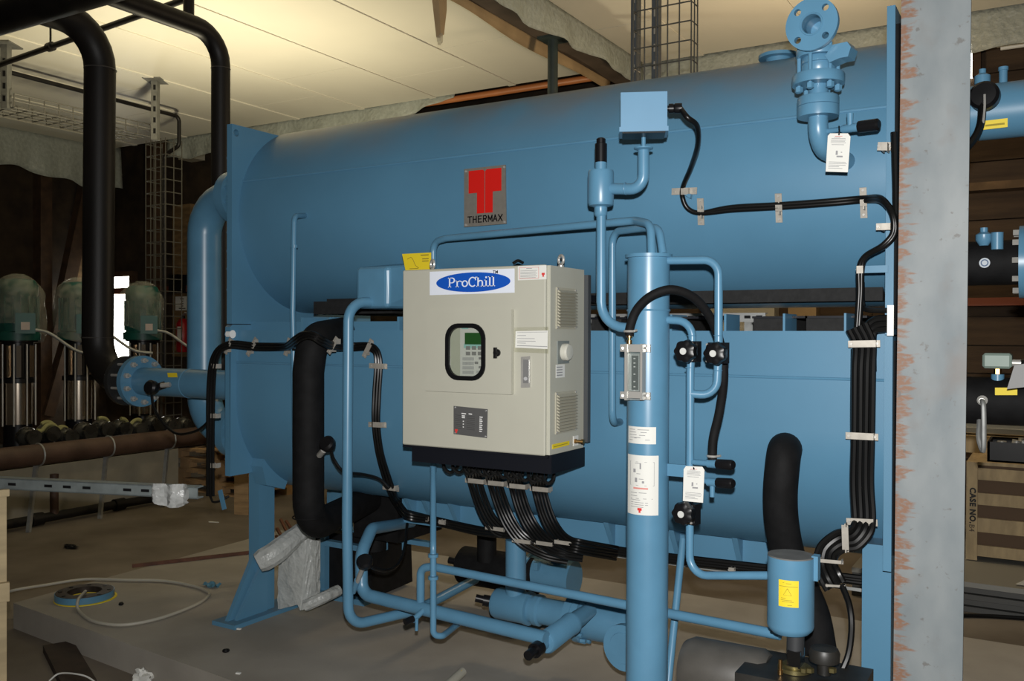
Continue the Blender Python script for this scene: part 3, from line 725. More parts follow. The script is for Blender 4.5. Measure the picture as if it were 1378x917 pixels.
sn = P(1324, 128, Y=3.6)
d_ = Vector((-.1, -1, .05)).normalized()
part(MB().lathe([(.02, -.12), (.045, -.04), (.05, -.03), (.05, 0), (.04, .012), (.002, .014)], sn, d_, 24), 'sensor_head', BLKP, hx)
part(MB().cable([W(1322, 140, 3.6), W(1320, 165, 3.58), W(1312, 185, 3.55), W(1296, 205, 3.5)], .014), 'sensor_cable', CABLE, hx)
ch_ = W(1325, 127, 3.57)
part(MB().cable([ch_, W(1325, 145, 3.57), W(1323, 166, 3.57)], .004, 6), 'chain', STEEL, hx)
def insul(label, v, px, items):
    o = thing('insulated_pipe', (0, 3.8, P(1340, v, Y=3.8).z), label, 'pipe')
    z_ = P(1340, v, Y=3.8).z; r_ = rad(px, P(1340, v, Y=3.8))
    part(MB().lathe([(r_, 0), (r_, 1.2)], (XR + .031, 3.8, z_), (1, 0, 0), 36), 'pipe_run', RUBBER, o)
    items(o, z_, r_); return o
def it1(o, z_, r_):
    p = P(1326, 322, Y=3.8)
    part(MB().lathe([(.015, -.02), (.028, .0), (.028, .02), (.013, .03), (.013, .045)], Vector((p.x, 3.72, z_ + r_ * .95)), (0, 0, 1), 14), 'nipple', BLUEP, o)
    p = P(1344, 325, Y=3.8)
    part(MB().lathe([(.02, -.03), (.02, .03), (.022, .031)], Vector((p.x, 3.70, z_ + r_ * .86)), (0, 0, 1), 14), 'nipple', BLUEP, o)
    p = P(1325, 354, Y=3.8 - r_)
    for rr, mm, k in ((.018, mat('round_sticker', (.5, .55, .6), .6), 0), (.013, mat('sticker_blue', (.05, .10, .2), .6), .001), (.009, MATS['round_sticker'], .002)):
        part(MB().lathe([(rr, 0), (rr, .0008)], p - Vector((0, .001 + k, 0)), (0, -1, 0), 20), 'round_sticker', mm, o)
    fx = P(1372, 357, Y=3.8).x
    f = part(MB().lathe([(r_, 0), (r_ + .05, 0), (r_ + .05, .06), (r_, .06)], (fx, 3.8, z_), (1, 0, 0), 32), 'flange', BLUEP, o)
    for k in range(10):
        t = 2 * math.pi * k / 10; p = Vector((fx - .02, 3.8 + (r_ + .028) * math.cos(t), z_ + (r_ + .028) * math.sin(t)))
        part(MB().cyl(p, p + Vector((.1, 0, 0)), .011, n=6), 'bolt', STEEL, f)
insul('black insulated pipe with a small round sticker and two blue nipples', 354, 60, it1)
def it2(o, z_, r_):
    p = P(1343, 500, Y=3.8)
    part(MB().lathe([(.022, -.04), (.022, .012), (.018, .013)], Vector((p.x, 3.78, z_ + r_)), (0, 0, 1), 16), 'nipple', BLUEP, o)
    part(MB().cyl(Vector((p.x, 3.78, z_ + r_ + .01)), Vector((p.x, 3.78, z_ + r_ + .04)), .013, n=6), 'brass_nut', BRASS, o)
    gb = mat('grey_green_cast', (.22, .29, .25), .5, var=.06, vscale=10)
    hx_ = part(MB().box((p.x - .047, 3.72, z_ + r_ + .035), (p.x + .047, 3.84, z_ + r_ + .09)), 'transmitter_head', gb, o, angle=0)
    hx_.modifiers.new('b', 'BEVEL').width = .008
    part(MB().cyl((p.x + .047, 3.77, z_ + r_ + .055), (p.x + .075, 3.77, z_ + r_ + .055), .013, n=12), 'cable_gland', STEEL, o)
    part(MB().cable([(p.x + .07, 3.77, z_ + r_ + .055), (p.x + .12, 3.76, z_ + r_ + .06), (p.x + .2, 3.7, z_ + r_ + .02)], .012), 'cable', CABLE, o)
    ys = 3.8 - r_ * .95
    part(MB().add([P(1339, 522, Y=ys - .004), P(1369, 522, Y=ys - .004), P(1369, 532, Y=ys - .006), P(1339, 532, Y=ys - .006)], [(0, 3, 2, 1)]), 'yellow_sticker', YEL, o, angle=0)
    p = P(1322, 539, Y=3.8 - r_)
    part(MB().lathe([(.018, -.03), (.018, .006), (.010, .01), (.010, .03)], p, (0, -1, 0), 14), 'thermowell', STEEL, o)
    part(MB().cable([p - Vector((0, .03, 0)), W(1323.5, 546, 3.66), W(1324, 580, 3.66), W(1323, 607, 3.67), W(1317, 590, 3.7), W(1318, 565, 3.75)], .009), 'grey_cable', GALV, o)
    sd = [P(1365, 492, Y=3.55), P(1390, 488, Y=3.55), P(1390, 520, Y=3.55), P(1355, 524, Y=3.55)]
    part(MB().prism(sd, (0, .01, 0)), 'grey_flag', mat('grey_flag', (.25, .25, .25), .6), o, angle=0)
insul('black insulated pipe carrying a grey green transmitter head and yellow sticker', 540, 64, it2)
# ================================================================== STEEL COLUMN
COLM = mat('weathered_steel', (.15, .17, .18), .62, col2=(.21, .225, .23), vscale=5, bump=.1, bscale=40, detail=8, stretch=(1, 1, .5))
def rust_column():
    m = bpy.data.materials.new('rusty_painted_steel'); m.use_nodes = True; nt = m.node_tree; b = nt.nodes['Principled BSDF']
    b.inputs['Roughness'].default_value = .62
    g = nt.nodes.new('ShaderNodeTexCoord'); 
    def noise(scale, det, st):
        mp = nt.nodes.new('ShaderNodeMapping'); mp.inputs['Scale'].default_value = st
        nt.links.new(g.outputs['Object'], mp.inputs['Vector'])
        n = nt.nodes.new('ShaderNodeTexNoise'); n.inputs['Scale'].default_value = scale; n.inputs['Detail'].default_value = det
        nt.links.new(mp.outputs[0], n.inputs['Vector']); return n
    def mrange(src, a, b_, c, d):
        r = nt.nodes.new('ShaderNodeMapRange'); r.inputs[1].default_value = a; r.inputs[2].default_value = b_; r.inputs[3].default_value = c; r.inputs[4].default_value = d
        nt.links.new(src, r.inputs[0]); return r.outputs[0]
    def mix(f, a, b_):
        x = nt.nodes.new('ShaderNodeMixRGB')
        for i, s in ((0, f), (1, a), (2, b_)):
            if isinstance(s, tuple): x.inputs[i].default_value = (*s, 1)
            else: nt.links.new(s, x.inputs[i])
        return x.outputs[0]
    n1 = noise(9, 8, (1, 1, .5)); base = mix(mrange(n1.outputs['Fac'], .3, .7, 0, 1), (.088, .106, .115), (.150, .165, .168))
    # rust runs creeping in from the left edge: streaky noise, stretched across the face
    n2 = noise(60, 8, (.22, 1, 1.0)); sx = nt.nodes.new('ShaderNodeSeparateXYZ'); nt.links.new(g.outputs['Object'], sx.inputs[0])
    edge = mrange(sx.outputs['X'], -.08, -.020, .13, -.26)
    ad = nt.nodes.new('ShaderNodeMath'); ad.operation = 'ADD'; nt.links.new(n2.outputs['Fac'], ad.inputs[0]); nt.links.new(edge, ad.inputs[1])
    rust = mrange(ad.outputs[0], .47, .58, 0, .95)
    n4 = noise(150, 4, (.5, 1, 1)); mm = nt.nodes.new('ShaderNodeMath'); mm.operation = 'MULTIPLY'; nt.links.new(rust, mm.inputs[0]); nt.links.new(mrange(n4.outputs['Fac'], .32, .52, .25, 1), mm.inputs[1])
    n5 = noise(7, 6, (1, 1, .8)); base = mix(mrange(n5.outputs['Fac'], .56, .72, 0, .45), base, (.10, .075, .06))
    c1 = mix(mm.outputs[0], base, (.135, .062, .030))
    n3 = noise(45, 5, (1, 1, 1)); c2 = mix(mrange(n3.outputs['Fac'], .66, .72, 0, .6), c1, (.06, .05, .042))
    nt.links.new(c2, b.inputs['Base Color'])
    bp = nt.nodes.new('ShaderNodeBump'); bp.inputs['Strength'].default_value = .25; bp.inputs['Distance'].default_value = .004
    nt.links.new(n1.outputs['Fac'], bp.inputs['Height']); nt.links.new(bp.outputs[0], b.inputs['Normal'])
    return m
RC = rust_column()
yc = 2.5
t0, t1 = P(1213, 0, Y=yc), P(1307, 0, Y=yc); b0, b1 = P(1202, 917, Y=yc), P(1295, 917, Y=yc)
wd = ((t1.x - t0.x) + (b1.x - b0.x)) / 2
def cx_at(z):
    f = (z - b0.z) / (t0.z - b0.z); return (b0.x + (t0.x - b0.x) * f + b1.x + (t1.x - b1.x) * f) / 2
c0, c1 = cx_at(0), cx_at(CZ)
col = thing('steel_column', (c0, yc + .08, 0), 'grey steel column with rust runs standing in front of the chiller end', 'column')
def hcol(x0, x1, y0, y1, name, m):
    return MB().prism([(c0 + x0, y0, 0), (c0 + x1, y0, 0), (c0 + x1, y1, 0), (c0 + x0, y1, 0)], Vector((c1 - c0, 0, CZ))).build(name, m, col, angle=0)
hcol(-wd / 2, wd / 2, yc, yc + .013, 'front_flange', RC)
hcol(-.004, .004, yc + .013, yc + .147, 'web', COLM)
hcol(-wd / 2, wd / 2 - .045, yc + .147, yc + .16, 'rear_flange', COLM)

# ================================================================== CONTROL CABINET
CY0 = 2.92
tl, br = P(546, 365, Y=CY0), P(740, 613, Y=CY0)
x0, x1, z0, z1 = tl.x, br.x, br.z, tl.z
cab = thing('control_cabinet', ((x0 + x1) / 2, CY0 + .13, z0 - .06), 'beige electrical control cabinet with a small window and blue oval sign', 'cabinet')
def cpart(mb, name, m=BEIGE, parent=cab, **k): return mb.build(name, m, parent, **k)
for zq in (z0 + .12, z1 - .12):
    for xq in (x0 + .08, x1 - .10): cpart(MB().box((xq, CY0 + .295, zq), (xq + .04, SY - LR + (.01 if zq < EYE else .20), zq + .03)), 'mounting_bracket', BLKPAINT, angle=0)
bd = cpart(MB().box((x0, CY0, z0), (x1, CY0 + .275, z1)), 'body', angle=0)
cpart(MB().box((x0 - .01, CY0 + .275, z0 + .02), (x1 + .018, CY0 + .30, z1 - .02)), 'back_plate', mat('dark_grey_paint', (.05, .055, .06), .5), angle=0)
dr = cpart(MB().box((x0 - .002, CY0 - .018, z0 - .002), (x1 - .012, CY0, z1 + .002)), 'door', angle=0)
dr.modifiers.new('b', 'BEVEL').width = .004
cpart(MB().box((x0 + .03, CY0 + .005, z0 - .07), (x1 + .004, CY0 + .28, z0)), 'base_plinth', BLKPAINT, angle=0)
cpart(MB().box((x0 - .004, CY0 - .01, z0 - .012), (x1 - .005, CY0 + .02, z0 - .002)), 'base_lip', BLKPAINT, angle=0)
yd = CY0 - .018
def PP(u, v, dy=0): return P(u, v, Y=yd - dy)
def plate(name, quad, th, m, parent, dy=0.0, label=None):     # thin plate on the door front through 4 pixels
    pts = [PP(*q, dy) for q in quad]
    o = MB().prism(pts, (0, -th, 0)).build(name, m, parent, angle=0)
    if label: o['label'] = label
    return o
# sign
sg = plate('sign', [(578.5, 366), (692.5, 361.5), (692.5, 394), (578.5, 397.5)], .001, mat('sign_white', (.72, .76, .85), .5), cab)
c = PP(636, 380); SW = (PP(684.5, 379).x - PP(585, 380).x) / 2; SH = .0375
ov = MB().prism([c + Vector((SW * math.cos(t), -.001, SH * math.sin(t))) for t in [2 * math.pi * k / 48 for k in range(48)]], (0, -.0006, 0)).build('oval', mat('sign_blue', (.003, .080, .46), .5), sg, angle=0)
LW = mat('letter_white', (.75, .8, .88), .5)
def letters(x, z, h, y, parent):
    """slab serif word built from strokes; h = capital height."""
    s = h * .13; ser = h * .075; xh = h * .68
    def bar(nm, x0, z0, x1, z1): nm.box((x0, y, z0), (x1, y - .0006, z1))
    def arc(nm, cx, cz, rx, rz, a0, a1, w):
        n = 18; o_ = []; i_ = []
        for k in range(n + 1):
            t = math.radians(a0 + (a1 - a0) * k / n)
            o_.append(Vector((cx + rx * math.cos(t), y, cz + rz * math.sin(t)))); i_.append(Vector((cx + (rx - w) * math.cos(t), y, cz + (rz - w * .8) * math.sin(t))))
        for k in range(n): nm.prism([o_[k], o_[k + 1], i_[k + 1], i_[k]], (0, -.0006, 0))
    def stem(nm, x, z0, z1, top='both', bot=True):
        bar(nm, x, z0, x + s, z1)
        if bot: bar(nm, x - s * .75, z0, x + s * 1.75, z0 + ser)
        if top == 'both': bar(nm, x - s * .75, z1 - ser, x + s * 1.75, z1)
        if top == 'left': bar(nm, x - s * .8, z1 - ser, x + s, z1)
    xo = x
    def fin(nm):
        for q in nm.v: q.x = xo + (q.x - xo) * 1.18
        nm.build('letter', LW, parent, angle=0)
    x += s
    m = MB(); stem(m, x, z, z + h, 'left'); bar(m, x + s, z + h - ser, x + h * .35, z + h); bar(m, x + s, z + h * .42, x + h * .35, z + h * .42 + ser)
    arc(m, x + h * .34, z + h * .71, h * .29, h * .29, -90, 90, s); fin(m); x += h * .80
    m = MB(); stem(m, x, z, z + xh, 'left'); arc(m, x + s * 2.6, z + xh * .62, s * 2.0, xh * .36, 20, 150, s * .8); fin(m); x += h * .56
    m = MB(); arc(m, x + h * .30, z + xh / 2, h * .33, xh / 2, 0, 360, s); fin(m); x += h * .70
    m = MB(); arc(m, x + h * .40, z + h / 2, h * .43, h * .51, 48, 312, s); bar(m, x + h * .66, z + h * .66, x + h * .66 + ser * 1.2, z + h); fin(m); x += h * .90
    m = MB(); stem(m, x, z, z + h, 'left', False); bar(m, x - s * .75, z, x + s * 1.3, z + ser); arc(m, x + h * .31, z + xh * .62, h * .26, xh * .36, 0, 170, s * .9); stem(m, x + h * .44, z, z + xh * .64, 'none'); fin(m); x += h * .82
    m = MB(); stem(m, x, z, z + xh, 'left'); m.box((x - .1 * s, y, z + h * .83), (x + 1.1 * s, y - .0006, z + h)); fin(m); x += h * .37
    for _ in range(2):
        m = MB(); stem(m, x, z, z + h, 'left'); fin(m); x += h * .36
h = .0375
letters(PP(603.0, 381).x, c.z - .0175, h, c.y - .0018, sg)
text('letter', 'TM', .017, .0006, BLKP, front(PP(667, 366.5) - Vector((0, .0016, 0))), sg, .0002)
# sticker sheets
def printed(name, quad, lines, parent, m=PAPER, pm=PRINT, dy=0.0):
    o = plate(name, quad, .0008, m, parent, dy)
    a, b, c_, d = [PP(*q, dy) for q in quad]
    for (fx0, fx1, fy0, fy1) in lines:
        def at(fx, fy): return (a * (1 - fx) + b * fx) * (1 - fy) + (d * (1 - fx) + c_ * fx) * fy - Vector((0, .0009, 0))
        MB().prism([at(fx0, fy0), at(fx1, fy0), at(fx1, fy1), at(fx0, fy1)], (0, -.0003, 0)).build('printed_line', pm, o, angle=0)
    return o
s1 = printed('warning_sticker', [(697, 358.5), (735.5, 357), (735.5, 376), (697, 377.5)], [(.30, .50, .17, .21)] + [(.09, .68 - .05 * (k % 2), .33 + k * .10, .36 + k * .10) for k in range(6)], cab)
for fx0, fx1, fy0, fy1 in ((.05, .74, .10, .13), (.05, .74, .88, .91), (.05, .065, .10, .90), (.725, .74, .10, .90)):
    a, b, c_, d = PP(697, 358.5), PP(735.5, 357), PP(735.5, 376), PP(697, 377.5)
    at = lambda fx, fy: (a * (1 - fx) + b * fx) * (1 - fy) + (d * (1 - fx) + c_ * fx) * fy - Vector((0, .0009, 0))
    MB().prism([at(fx0, fy0), at(fx1, fy0), at(fx1, fy1), at(fx0, fy1)], (0, -.0003, 0)).build('red_border', mat('pale_red', (.65, .25, .22), .7), s1, angle=0)
def tmark(M, s, parent, m=PRINTR, th=.0004, gap=.006):
    """the red twin-T emblem: two mirrored halves."""
    for sg_ in (-1, 1):
        pts = [(gap * s, .50), (.30 * s * 0 + .16, .50), (.50, .50), (.50, -.02), (.24, -.02), (.24, -.5), (gap, -.5)]
        pts = [(.012, .46), (.06, .50), (.50, .50), (.50, -.02), (.24, -.02), (.24, -.50), (.012, -.50)]
        flat_curve('emblem', [[(sg_ * p[0] * s, p[1] * s * 1.13) for p in (pts if sg_ > 0 else pts[::-1])]], th, m, M, parent)
tmark(front(PP(731, 370, .0012)), .013, s1)
printed('notice_sheet', [(694, 446), (737.5, 445), (737, 470), (693.5, 468)], [(.05, .97, .07, .09), (.06, .33, .25, .28), (.05, .60, .43, .46), (.05, .63, .58, .61), (.06, .33, .70, .73), (.05, .99, .85, .89)], cab, dy=.0005)
plate('clear_tape', [(690, 441), (738, 440), (738, 476), (690, 474)], .0003, glass_mat('clear_tape', (.97, .97, .94), .06, .2), cab)
# inner door with a rounded window
il, ir, it, ib = PP(577, 418).x, PP(692, 416).x, PP(577, 418).z, PP(577, 526).z
wl_, wr_, wt, wbm = PP(604, 440).x, PP(657.5, 440).x, PP(630, 435.5).z, PP(630, 512).z
M0 = Matrix(((1, 0, 0, 0), (0, 0, 1, yd - .010), (0, 1, 0, 0), (0, 0, 0, 1)))
inn = flat_curve('inner_door', [[(il, ib), (ir, ib), (ir, it), (il, it)], rrect(wl_ + .008, wbm + .008, wr_ - .008, wt - .008, .05)[::-1]], .02, BEIGE, M0, cab)
MB().ring([(x, yd - .026, z) for x, z in rrect(wl_, wbm, wr_, wt, .058)], [(x, yd - .026, z) for x, z in rrect(wl_ + .017, wbm + .017, wr_ - .017, wt - .017, .044)], (0, .012, 0)).build('window_seal', BLKP, inn)
MB().prism([(x, yd - .019, z) for x, z in rrect(wl_ + .012, wbm + .012, wr_ - .012, wt - .012, .048)], (0, .002, 0)).build('window_pane', glass_mat('window_pane', (.93, .95, .93), .05, .03), inn, angle=0)
hm = plate('operator_panel', [(620, 437), (668, 436), (668, 513), (620, 510)], .004, mat('panel_white', (.60, .58, .56), .5), inn)
TURQ = mat('panel_turquoise', (.30, .52, .50), .5)
def hp(name, u0, v0, u1, v1, m, th=.006): MB().box(PP(u0, v0, 0), PP(u1, v1, th)).build(name, m, hm, angle=0)
hp('display_bezel', 625, 463, 656, 469, TURQ, .0048); hp('display', 626.5, 448, 655, 464, mat('lcd_green', (.02, .09, .022), .3), .0055)
hp('brand_strip', 622, 440.5, 630, 443, TURQ, .0048)
KEY = mat('key_grey', (.23, .22, .22), .5); KEYL = mat('key_light', (.42, .41, .41), .5)
for r_ in range(2):
    for k in range(4): hp('key', 628 + k * 8, 466 + r_ * 7.5, 632.5 + k * 8, 471 + r_ * 7.5, KEY)
for r_ in range(4):
    for k in range(3): hp('key', 623.5 + k * 5, 481 + r_ * 6, 627.5 + k * 5, 485.5 + r_ * 6, KEYL)
for u, v in ((647, 482.5), (641.5, 488.5), (651.5, 489), (647, 494.5)): hp('arrow_key', u - 1.7, v - 1.7, u + 1.7, v + 1.7, KEY)
for u in (642, 649): hp('key', u, 499, u + 5, 502.5, KEYL)
# key lock on inner door
k0 = PP(669.5, 475, .02)
lk = MB().lathe([(.014, 0), (.014, .006), (.010, .007), (.010, .016), (.002, .017)], k0, (0, -1, 0), 16).build('cam_lock', BLKP, inn)
MB().box(k0 + Vector((-.005, -.022, -.020)), k0 + Vector((.005, -.010, .020))).build('lock_wing', BLKP, lk, angle=0)
# swing handle
hs = plate('swing_handle', [(702, 480.5), (714, 479.5), (714, 521.5), (702, 522)], .006, STEEL, cab)
MB().box(PP(705, 484, .006), PP(711, 516, .012)).build('lever', mat('dark_chrome', (.30, .30, .30), .3, .4), hs, angle=0)
MB().cyl(PP(707.2, 510, .012), PP(707.2, 510, .018), .007, n=14).build('lock_barrel', BLKP, hs)
# rating plate
rp_ = printed('rating_plate', [(610.5, 546.5), (656.5, 551), (655.5, 590), (610.5, 584.5)], [(.05 + .18 * c_, .05 + .18 * c_ + w_, .30 + k * .065, .325 + k * .065) for k in range(8) for c_, w_ in ((0, .2), (1.9, .24))], cab, mat('grey_foil', (.20, .20, .20), .4, .6), mat('foil_dark', (.09, .09, .09), .5, .3))
a, b, c_, d = [PP(*q) for q in [(610.5, 546.5), (656.5, 551), (655.5, 590), (610.5, 584.5)]]
def at(fx, fy): return (a * (1 - fx) + b * fx) * (1 - fy) + (d * (1 - fx) + c_ * fx) * fy
WP = mat('white_print', (.75, .75, .74), .6)
for fx, fy, w_ in [(.24, .22, .13), (.45, .21, .1), (.25, .30, .09), (.25, .36, .09)] + [(.77, .28 + .07 * k, .09 - .02 * (k % 2)) for k in range(8)] + [(.28, .49 + .1 * k, .03) for k in range(3)]:
    MB().prism([at(fx, fy) - Vector((0, .0009, 0)), at(fx + w_, fy) - Vector((0, .0009, 0)), at(fx + w_, fy + .035) - Vector((0, .0009, 0)), at(fx, fy + .035) - Vector((0, .0009, 0))], (0, -.0003, 0)).build('printed_line', WP, rp_, angle=0)
tmark(front(at(.085, .88) - Vector((0, .0013, 0))), .013, rp_)
for fx, fy in ((.05, .05), (.95, .06), (.05, .95), (.95, .95)): MB().cyl(at(fx, fy), at(fx, fy) - Vector((0, .003, 0)), .0035, n=8).build('rivet', mat('rivet_bright', (.8, .8, .8), .3, .8), rp_)
# right side: louvres, thermostat, stickers, drain
xs_ = x1
def SP(u, v, dx=0.0): return P(u, v, X=xs_ + dx)
LOUV = mat('louvre_beige', (.40, .38, .30), .5)
for (u0, u1, va, vb) in ((748, 774, 388, 443), (747, 774, 527, 582)):
    a0, a1_ = SP(u0, (va + vb) / 2), SP(u1, (va + vb) / 2); zt_, zb_ = SP((u0 + u1) / 2, va).z, SP((u0 + u1) / 2, vb).z
    vent = MB().box((xs_, a0.y, zb_), (xs_ + .004, a1_.y, zt_)).build('vent', LOUV, cab, angle=0)
    s0 = None; n = 12; hgt = (zt_ - zb_ - .016) / n
    for k in range(n):
        z_ = zb_ + .008 + k * hgt
        if s0 is None:
            s0 = MB().prism([(xs_ + .004, a0.y + .008, z_ + hgt * .95), (xs_ + .016, a0.y + .008, z_ + hgt * .15), (xs_ + .014, a0.y + .008, z_), (xs_ + .004, a0.y + .008, z_ + hgt * .3)], (0, a1_.y - a0.y - .016, 0)).build('slat', LOUV, vent, angle=0); so_ = wpos(s0) - Vector((0, 0, z_))
        else: dup(s0, so_ + Vector((0, 0, z_)))
    for yy in (a0.y + .006, a1_.y - .006):
        for zz in (zb_ + .006, zt_ - .006): MB().cyl((xs_ + .004, yy, zz), (xs_ + .007, yy, zz), .004, n=8).build('screw', STEEL, vent)
th_ = MB().box(SP(749, 459), SP(766, 489, .006)).build('thermostat', mat('grey_plastic', (.19, .21, .20), .5), cab, angle=0)
tc_ = SP(759, 474, .006)
MB().lathe([(.032, 0), (.032, .018), (.027, .024), (.002, .026)], tc_, (1, 0, 0), 28).build('dial', mat('dial_white', (.55, .54, .47), .45), th_)
MB().box(SP(748, 491), SP(760, 508, .001)).build('paper_label', PAPER, cab, angle=0)
for k in range(4): MB().box(SP(749, 494 + k * 3.6, .001), SP(757, 494.8 + k * 3.6, .0013)).build('printed_line', PRINT, cab, angle=0)
yl = MB().prism([SP(743, 598.5), SP(766, 593.5), SP(766, 599), SP(743, 605)], (.001, 0, 0)).build('yellow_sticker', YEL, cab, angle=0)
MB().prism([SP(745, 601.2, .0012), SP(764, 596.2, .0012), SP(764, 597.2, .0012), SP(745, 602.4, .0012)], (.0003, 0, 0)).build('printed_line', mat('olive_print', (.33, .26, .02), .7), yl, angle=0)
dc = SP(773, 594)
MB().box(dc + Vector((0, -.012, -.018)), dc + Vector((.002, .03, .02))).build('drain_plate', PAPER, cab, angle=0)
MB().lathe([(.009, 0), (.009, .008), (.007, .009), (.007, .03), (.010, .031), (.010, .04)], dc + Vector((0, 0, 0)), Vector((1, .0, 0)), 10).build('drain_cock', BRASS, cab)
# lifting eyes and odd bits on top
for u, yy in ((582, CY0 + .05), (755, CY0 + .10), ):
    p = P(u, 357, Y=yy); p.z = z1
    e = MB().lathe([(.012, 0), (.012, .006), (.006, .008), (.006, .012)], p, (0, 0, 1), 12).build('lifting_eye', STEEL, cab)
    MB().torus(p + Vector((0, 0, .027)), (.6, 1, 0), .017, .0055, 20, 8).build('eye_ring', STEEL, e)
MB().cable([P(690, 355, Y=CY0 + .07) * 1, P(697, 351, Y=CY0 + .08), P(704, 354, Y=CY0 + .1)], .006).build('cable_end', CABLE, cab)
# yellow paper sheet behind
ysheet = [W(541, 342, 3.14), W(580, 340, 3.14), W(580, 366, 3.14), W(546, 366, 3.14)]
ysh = tag(MB().prism(ysheet, (0, .002, 0)).build('yellow_sheet', YEL, angle=0), 'yellow instruction sheet standing on top of the beige cabinet', 'sheet')
for pts in ([(548, 349), (554, 347), (559, 357), (563, 361), (551, 362)],):
    MB().cable([W(u, v, 3.138) for u, v in pts], .0012, 5).build('printed_sketch', mat('olive_ink', (.25, .19, .02), .8), ysh)
for v in (343, 348, 351): MB().box(W(566 + (v > 345) * 2, v, 3.138), W(577, v + .8, 3.139)).build('printed_line', MATS['olive_ink'], ysh, angle=0)

# ================================================================== LOGO PLATE
ql = [(625.5, 228), (681, 222), (682, 301.5), (625.5, 306)]
yl_ = SY - UR - .004
lgp = MB().prism([W(u, v, yl_ + (.004 if v < 250 else .004)) for u, v in ql], (0, -.006, 0)).build('logo_plate', mat('plate_grey', (.21, .195, .17), .5, .25, var=.06, vscale=60), angle=0)
tag(lgp, 'square grey metal maker plate with a red twin T emblem', 'sign')
c = W(652.5, 257.5, yl_ - .003)
SS = (W(675, 256, yl_).x - W(630, 256, yl_).x) * .97
tmark(front(c), SS, lgp, mat('emblem_red', (.62, .012, .008), .4), .003)
STROKES = {'T': [(0, 1, 1, 1), (.5, 0, .5, 1)], 'H': [(.08, 0, .08, 1), (.92, 0, .92, 1), (.08, .52, .92, .52)], 'E': [(.1, 0, .1, 1), (.1, 1, .95, 1), (.1, .52, .85, .52), (.1, 0, .95, 0)],
           'R': [(.1, 0, .1, 1), (.1, 1, .7, 1), (.7, 1, .9, .85), (.9, .85, .9, .65), (.9, .65, .7, .5), (.7, .5, .1, .5), (.5, .5, .95, 0)], 'M': [(.05, 0, .05, 1), (.95, 0, .95, 1), (.05, 1, .5, .25), (.5, .25, .95, 1)],
           'A': [(0, 0, .5, 1), (.5, 1, 1, 0), (.22, .32, .78, .32)], 'X': [(0, 0, 1, 1), (0, 1, 1, 0)]}
lw, lh, gap = .0185, .026, .0075
p0 = W(652.5, 294.5, yl_ - .003)
for k, chh in enumerate('THERMAX'):
    ox = p0.x + (k - 3.5) * (lw + gap) + gap / 2; m = MB(); lww = lw * (1.12 if chh == 'M' else 1)
    for xa_, za_, xb_, zb_ in STROKES[chh]:
        a_ = Vector((ox + xa_ * lww, p0.y, p0.z - lh / 2 + za_ * lh)); b_ = Vector((ox + xb_ * lww, p0.y, p0.z - lh / 2 + zb_ * lh)); d_ = (b_ - a_).normalized() * .0021
        m.bar(a_ - d_, b_ + d_, .0044, .002, (0, -1, 0))
    m.build('letter', BLKP, lgp, angle=0)
for u, v in ((627.5, 231), (679, 225), (627.5, 303), (679.5, 299)):
    p = W(u, v, yl_ - .002); MB().cyl(p, p - Vector((0, .005, 0)), .005, n=8).build('rivet', STEEL, lgp)

# ================================================================== PURGE TANK AND ITS PIPES
TY = 2.9
tt = P(873, 345, Y=TY); TR = rad(56, tt); tx = tt.x; tzt = P(873, 343, Y=TY).z
tk = thing('purge_tank', (tx, TY, PZ), 'tall slim blue vertical tank with white paper labels', 'tank')
def tp(mb, name, m=BLUEP, parent=tk, **k): return mb.build(name, m, parent, **k)
tp(MB().lathe([(TR, 0), (TR, tzt - PZ - .012), (TR + .009, tzt - PZ - .011), (TR + .009, tzt - PZ), (.002, tzt - PZ + .004)], (tx, TY, PZ), (0, 0, 1), 48), 'tank_body')
z_ = P(873, 418, Y=TY).z
tp(MB().torus((tx, TY, z_), (0, 0, 1), TR, .004, 40, 6), 'weld_bead')
def tpipe(pts, px, name='pipe', bend=None, r=None):
    w_ = [W(*p) for p in pts]; r = r or rad(px, w_[0]); return tp(MB().pipe(w_, r, bend or 2.6 * r, 16), name)
tpipe([(885, 351, TY), (967, 350, TY + .02), (967, 476, TY + .02), (964, 533, TY + .02), (928, 530, TY + .0)], 11, 'loop_pipe', .05)
tpipe([(885, 430, TY), (933, 433, TY), (929, 500, TY), (928, 775, TY), (1040, 775, TY - .05)], 10.5, 'drop_pipe', .055)
for u, v in ((931, 452), (928, 495), (966.5, 452), (966, 499)):
    tp(MB().torus(W(u, v, TY + (.02 if u > 940 else 0)), (0, 0, 1), .0135, .002, 16, 6), 'weld_bead')
tpipe([(809, 285, TY), (809, 442, TY), (850, 441, TY)], 13, 'charging_pipe', .09)
# labels wrapped round the tank
def wrap(name, u0, u1, v0, v1, m, r, parent, n=10):
    def ang(u):
        x = (u - 871.5) / 28.0; return math.asin(max(-.98, min(.98, x)))
    cdir = Vector((tx, TY, 0)) ; va = math.atan2(-TY, -tx)
    za, zb = P(865, v0, Y=TY - TR).z, P(865, v1, Y=TY - TR).z
    vs = []
    for k in range(n + 1):
        a = va + (ang(u0) + (ang(u1) - ang(u0)) * k / n)
        for z in (za, zb): vs.append((tx + r * math.cos(a), TY + r * math.sin(a), z))
    return MB().add(vs, [(2 * k, 2 * k + 1, 2 * k + 3, 2 * k + 2) for k in range(n)]).build(name, m, parent)
l1 = wrap('paper_label', 846, 882, 575, 598, PAPER, TR + .0008, tk)
for k, (a_, b_) in enumerate(((848, 855), (848, 856), (848, 857), (849, 862), (848, 852))): wrap('printed_line', a_, b_, 578.5 + k * 3.6, 579.3 + k * 3.6, PRINT, TR + .0014, l1, 3)
